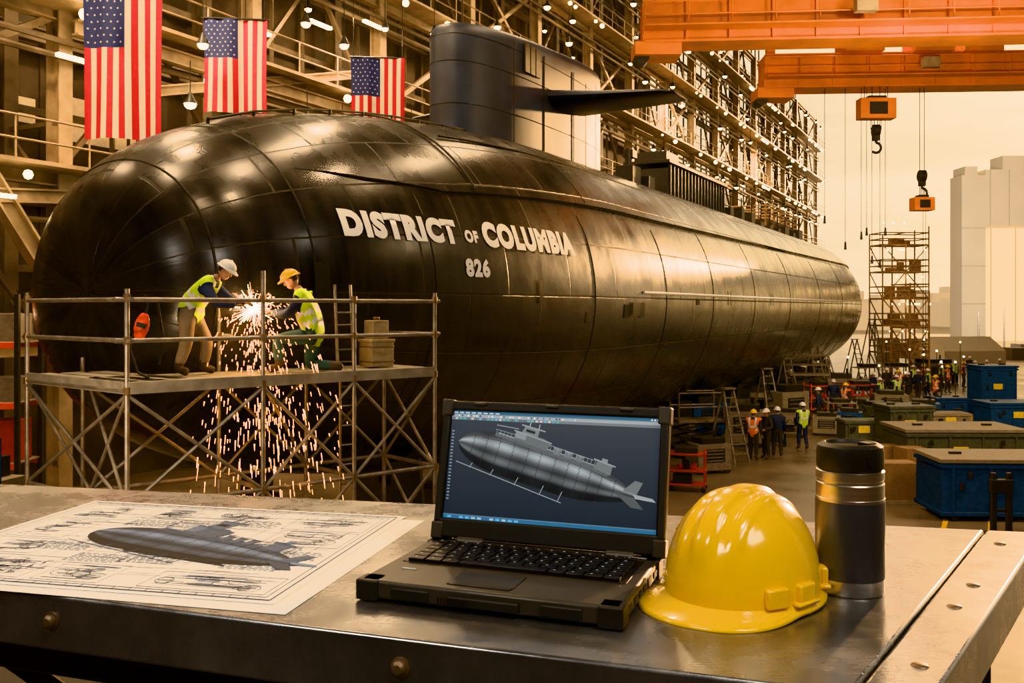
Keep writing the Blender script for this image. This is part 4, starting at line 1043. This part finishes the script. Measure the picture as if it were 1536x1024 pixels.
def machine(name,x,y,w_,h,m,kind):
    mb=MB()
    if kind==0:
        mb.box((0,0,h*.45),(w_,w_*.7,h*.7)); mb.box((0,0,h*.85),(w_*.7,w_*.6,h*.2),None,1)
        for a in(-1,1):
            for b_ in(-1,1): mb.cyl((a*w_*.4,b_*w_*.3-.05,.12),(a*w_*.4,b_*w_*.3+.05,.12),.12,None,12,1)
        mb.tube([V(-w_*.5,0,h*.6),V(-w_*.7,0,h*.9),V(-w_*.7,0,h)],.03,8,1); mb.box((0,-w_*.36,h*.5),(w_*.6,.03,h*.35),None,1)
        for q in range(4): mb.box((0,-w_*.38,h*(.36+.09*q)),(w_*.5,.03,.03),None,0)
        mb.cyl((w_*.2,0,h*.95),(w_*.2,0,h*1.1),.06,None,8,1)
    elif kind==1:
        for z in(.2,h*.5,h*.9): mb.box((0,0,z),(w_,w_*.6,.05),None,0)
        for a in(-1,1):
            for b_ in(-1,1): mb.box((a*w_*.48,b_*w_*.28,h*.5),(.05,.05,h),None,0); mb.cyl((a*w_*.45,b_*w_*.28-.03,.08),(a*w_*.45,b_*w_*.28+.03,.08),.08,None,10,1)
        for k in range(5): 
            xx=random.uniform(-.4,.4)*w_; mb.cyl((xx,0,h*.52),(xx,0,h*.52+random.uniform(.1,.3)),.08,None,10,k%2)
        mb.box((0,0,h*.97),(w_*.6,w_*.4,.2),None,1); mb.box((-w_*.1,0,.35),(w_*.5,w_*.4,.25),None,1)
    else:
        mb.box((0,0,.25),(w_,w_*.55,.3),None,0); mb.box((0,0,h),(w_,w_*.55,.1),None,0)
        for k in range(3):
            z0,z1=.4+(h-.4)*k/3,.4+(h-.4)*(k+1)/3
            for s_ in(-1,1): mb.beam((-w_*.45,s_*w_*.22,z0),(w_*.45,s_*w_*.22,z1),.08,.06,1); mb.beam((w_*.45,s_*w_*.22,z0),(-w_*.45,s_*w_*.22,z1),.08,.06,1)
        for a in(-1,1):
            for b_ in(-1,1): mb.cyl((a*w_*.49,b_*w_*.27,h),(a*w_*.49,b_*w_*.27,h+1.),.03,None,6,0)
        for z in(.5,1.): 
            for b_ in(-1,1): mb.cyl((-w_*.49,b_*w_*.27,h+z),(w_*.49,b_*w_*.27,h+z),.03,None,6,0)
    mb.build(name,[m,M_dark],loc=(x,y,0),rot=(0,0,random.uniform(-.5,.5)),bevel=.012)
spec=[('tool_cart',1030,735,1.1,1.2,M_redp,1),('compressor',1062,708,1.2,1.2,M_gry,0),('scissor_lift',1045,684,1.7,1.3,M_gry,2),('compressor.001',1118,668,1.5,1.7,M_gry,0),('compressor.002',1180,640,1.6,2.0,M_tan,0),('tool_cart.001',1185,655,1.1,1.1,M_gry,1),('scissor_lift.001',1212,612,2.,1.8,M_gry,2),('compressor.003',1060,655,1.8,1.8,M_bluep,0),('compressor.004',1136,630,2.,1.7,M_gry,0),('tool_cart.002',1260,640,1.3,1.2,M_gry,1),('compressor.005',1240,652,1.1,1.,M_tan,0),('compressor.006',1320,640,1.5,1.2,M_green,0),('tool_cart.003',1290,612,1.6,1.4,M_redp,1),
 ('tool_cart.007',1228,618,1.3,1.5,M_ored,1),('compressor.011',1262,606,1.5,1.8,M_gry,0),('compressor.012',1335,622,1.6,1.3,M_tan,0),('tool_cart.008',1300,590,1.6,1.8,M_gry,1),('compressor.013',1385,632,1.4,1.1,M_bluep,0),('tool_cart.009',1345,582,2.,1.6,M_gry,1),('compressor.014',1400,574,2.6,1.8,M_gry,0),('compressor.015',1275,648,1.0,1.1,M_bluep,0),('tool_cart.010',1160,668,.9,1.1,M_bluep,1)]
for nme,x,y,w_,h,m,k in spec: g=G(x,y); machine(nme,g[0],g[1],w_,h,m,k)
rk=empty('storage_rack',(-13.2,20.5,0)); mb=MB()
for x in(-2.6,0,2.6):
    for y in(-.5,.5): mb.box((x,y,2.8),(.1,.1,5.6),None,0)
for z in(.6,1.9,3.2,4.5):
    for y in(-.5,.5): mb.box((0,y,z),(5.2,.06,.14),None,1)
    mb.box((0,0,z+.06),(5.2,1.,.04),None,2)
    for k in range(7): 
        h=random.uniform(.3,.9); mb.box((-2.3+k*.75,0,z+.08+h/2),(random.uniform(.4,.65),.7,h),None,random.choice((1,2,3,4,2,4)))
mb.build('rack',[M_dark,M_ored,M_gry,M_redp,M_tan],rk,bevel=.01)
spec2=[('tool_cart.004',-7.9,16.8,1.2,1.6,M_redp,1),('compressor.007',-7.6,11.9,1.5,2.0,M_green,0),('compressor.008',-2.0,12.9,1.2,2.3,M_gry,0),('tool_cart.005',-3.1,11.9,1.2,1.9,M_redp,1),('compressor.009',-10.4,17.6,1.8,2.6,M_tan,0),('scissor_lift.002',-9.1,14.6,1.7,2.2,M_bluep,2),('compressor.010',-.3,14.6,1.2,2.0,M_gry,0),('tool_cart.006',1.2,16.6,1.2,1.6,M_redp,1)]
for nme,x,y,w_,h,m,k in spec2: machine(nme,x,y,w_,h,m,k)
light('floor_work_lamp','AREA',(-6,9,EYE-1.3),150,(1,.70,.42),.8,target=(-5,14,1.5),parent=lp)
# ---------------------------------------------------------------- outside buildings
M_bld=mat('pale_building_cladding',(.60,.56,.50),.8,var=.05,scale=.2); M_trim=mat('building_trim',(.42,.38,.33),.7); M_gold=mat('opening_glow_panel',(.8,.5,.2),.7,emis=(1,.66,.28),es=1.9,var=.3,scale=.15)
mb=MB(); Yb=150; X0=(1425-768)/1400*152
mb.box((X0+1.9,Yb,13.2),(3.8,4,26.4),None,0); mb.box((X0+33,Yb,22.8),(58.4,4,9),None,0)
mb.box((X0+9.5,Yb,28.4),(6,4,2.2),None,0); mb.box((X0+1.5,Yb,27.1),(2,4,1.4),None,0); mb.box((X0+36,Yb,9.15),(2.5,4,18.3),None,0)
mb.box((X0+33,Yb+1.9,9.15),(58.4,.2,18.3),None,2)  # emissive panel paints a golden sun glow into the opening
for i in range(2): mb.box((X0+6.5+i*4,Yb+1.7,9.15),(.15,.1,18.3),None,1)
for z in(6,12,18): mb.box((X0+1.9,Yb-2.05,z),(3.8,.1,.15),None,1)
for i in range(12): mb.box((X0+4.5+i*3,Yb-2.05,22.8),(.12,.1,8.9),None,1)
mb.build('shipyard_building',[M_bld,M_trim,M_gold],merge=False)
light('building_fill','AREA',(X0-20,Yb-50,14),15000,(1,.88,.74),10,target=(X0+8,Yb,18),parent=lp)  # unseen fill added to lift the otherwise dark building front
M_far=mat('hazy_distant_building',(.5,.42,.32),.9,var=.05,scale=.2,emis=(1,.72,.42),es=.3)  # warm emission paints distance haze onto the far buildings
mb=MB()
for i in range(26):
    x=random.uniform(60,260); h=random.uniform(5,12); ww=random.uniform(8,22); y=random.uniform(230,330); mb.box((x,y,h/2),(ww,12,h)); mb.box((x+ww*.2,y,h+1),(ww*.3,6,2.))
mb.build('distant_city_buildings',[M_far])
g=G(1440,552); mb=MB(); mb.prism([(-3,-2),(3,-2),(3,2),(-3,2)],0,1.6); mb.add([(-3,-2,1.6),(3,-2,1.6),(3,2,1.6),(-3,2,1.6),(-3,0,2.8),(3,0,2.8)],[(0,1,5,4),(3,4,5,2),(0,4,3),(1,2,5)])
M_tent=mat('white_canvas',(.75,.66,.52),.8,var=.06)
mb.build('white_tent',[M_tent],loc=(g[0],g[1],0),rot=(0,0,.2))
mb=MB()
for i in range(9):
    h=random.uniform(1.,2.6); mb.box((38+i*3.6+random.uniform(-1,1),random.uniform(90,104),h/2),(random.uniform(1.5,3),2,h)); 
for i in range(12):
    mb.cyl((42+i*4,108+2*(i%3),0),(42+i*4,108+2*(i%3),random.uniform(3,6)),.12,None,6)
mb.build('yard_equipment',[M_gry],bevel=.04)
# emissive volume added behind the hall; its glow paints golden haze over the yard
hz=bpy.data.materials.new('haze_glow'); hz.use_nodes=True; nt=hz.node_tree; nt.nodes.remove(nt.nodes['Principled BSDF'])
em=nt.nodes.new('ShaderNodeEmission'); em.inputs['Color'].default_value=(1,.66,.32,1); em.inputs['Strength'].default_value=.0085
nt.links.new(em.outputs[0],nt.nodes['Material Output'].inputs['Volume'])
mb=MB(); mb.box((112,131,30.1),(140,28,60)); mb.build('haze_glow_volume',[hz])
# ---------------------------------------------------------------- added unseen lamps for key and fill light
def added_lamp(name,loc,tgt,pw,size,col=(1,.92,.82)):
    e=empty(name,loc); mb=MB(); d=(V(*tgt)-V(*loc)).normalized(); q=d.to_track_quat('-Z','Y').to_matrix()
    mb.box(-d*.06,(size+.1,size*.6+.1,.08),q,0); mb.cyl(-d*.06,V(0,0,25+EYE-loc[2]),.02,None,6,0); mb.build('housing',[M_dark],e)
    l=light('lamp','AREA',(0,0,0),pw,col,size,size_y=size*.6,parent=e); l.rotation_euler=d.to_track_quat('-Z','Y').to_euler()
added_lamp('bench_key',(-1.6,-.6,EYE+1.8),(0,1.3,ZT),36,1.1)  # unseen key lights added above the bench, hung in dummy housings
added_lamp('bench_key.001',(1.5,-.3,EYE+1.6),(.3,1.2,ZT),20,1.0)
for nme,loc,tg,pw in(('fill_flood',(3,-3,EYE+9),S(14,PA,0),600),('fill_flood.001',(12,10,EYE+11),S(26,PA,0),350),('fill_flood.002',(-9,2,EYE+6),(-4.,13.6,EYE-.2),380)):  # unseen floods added to brighten the hull and scaffold
    added_lamp(nme,loc,tg,pw,1.6,(1,.88,.74))
light('yard_flood','AREA',(18,20,EYE+10),2600,(1,.72,.42),3,target=(17,42,0),parent=lp)
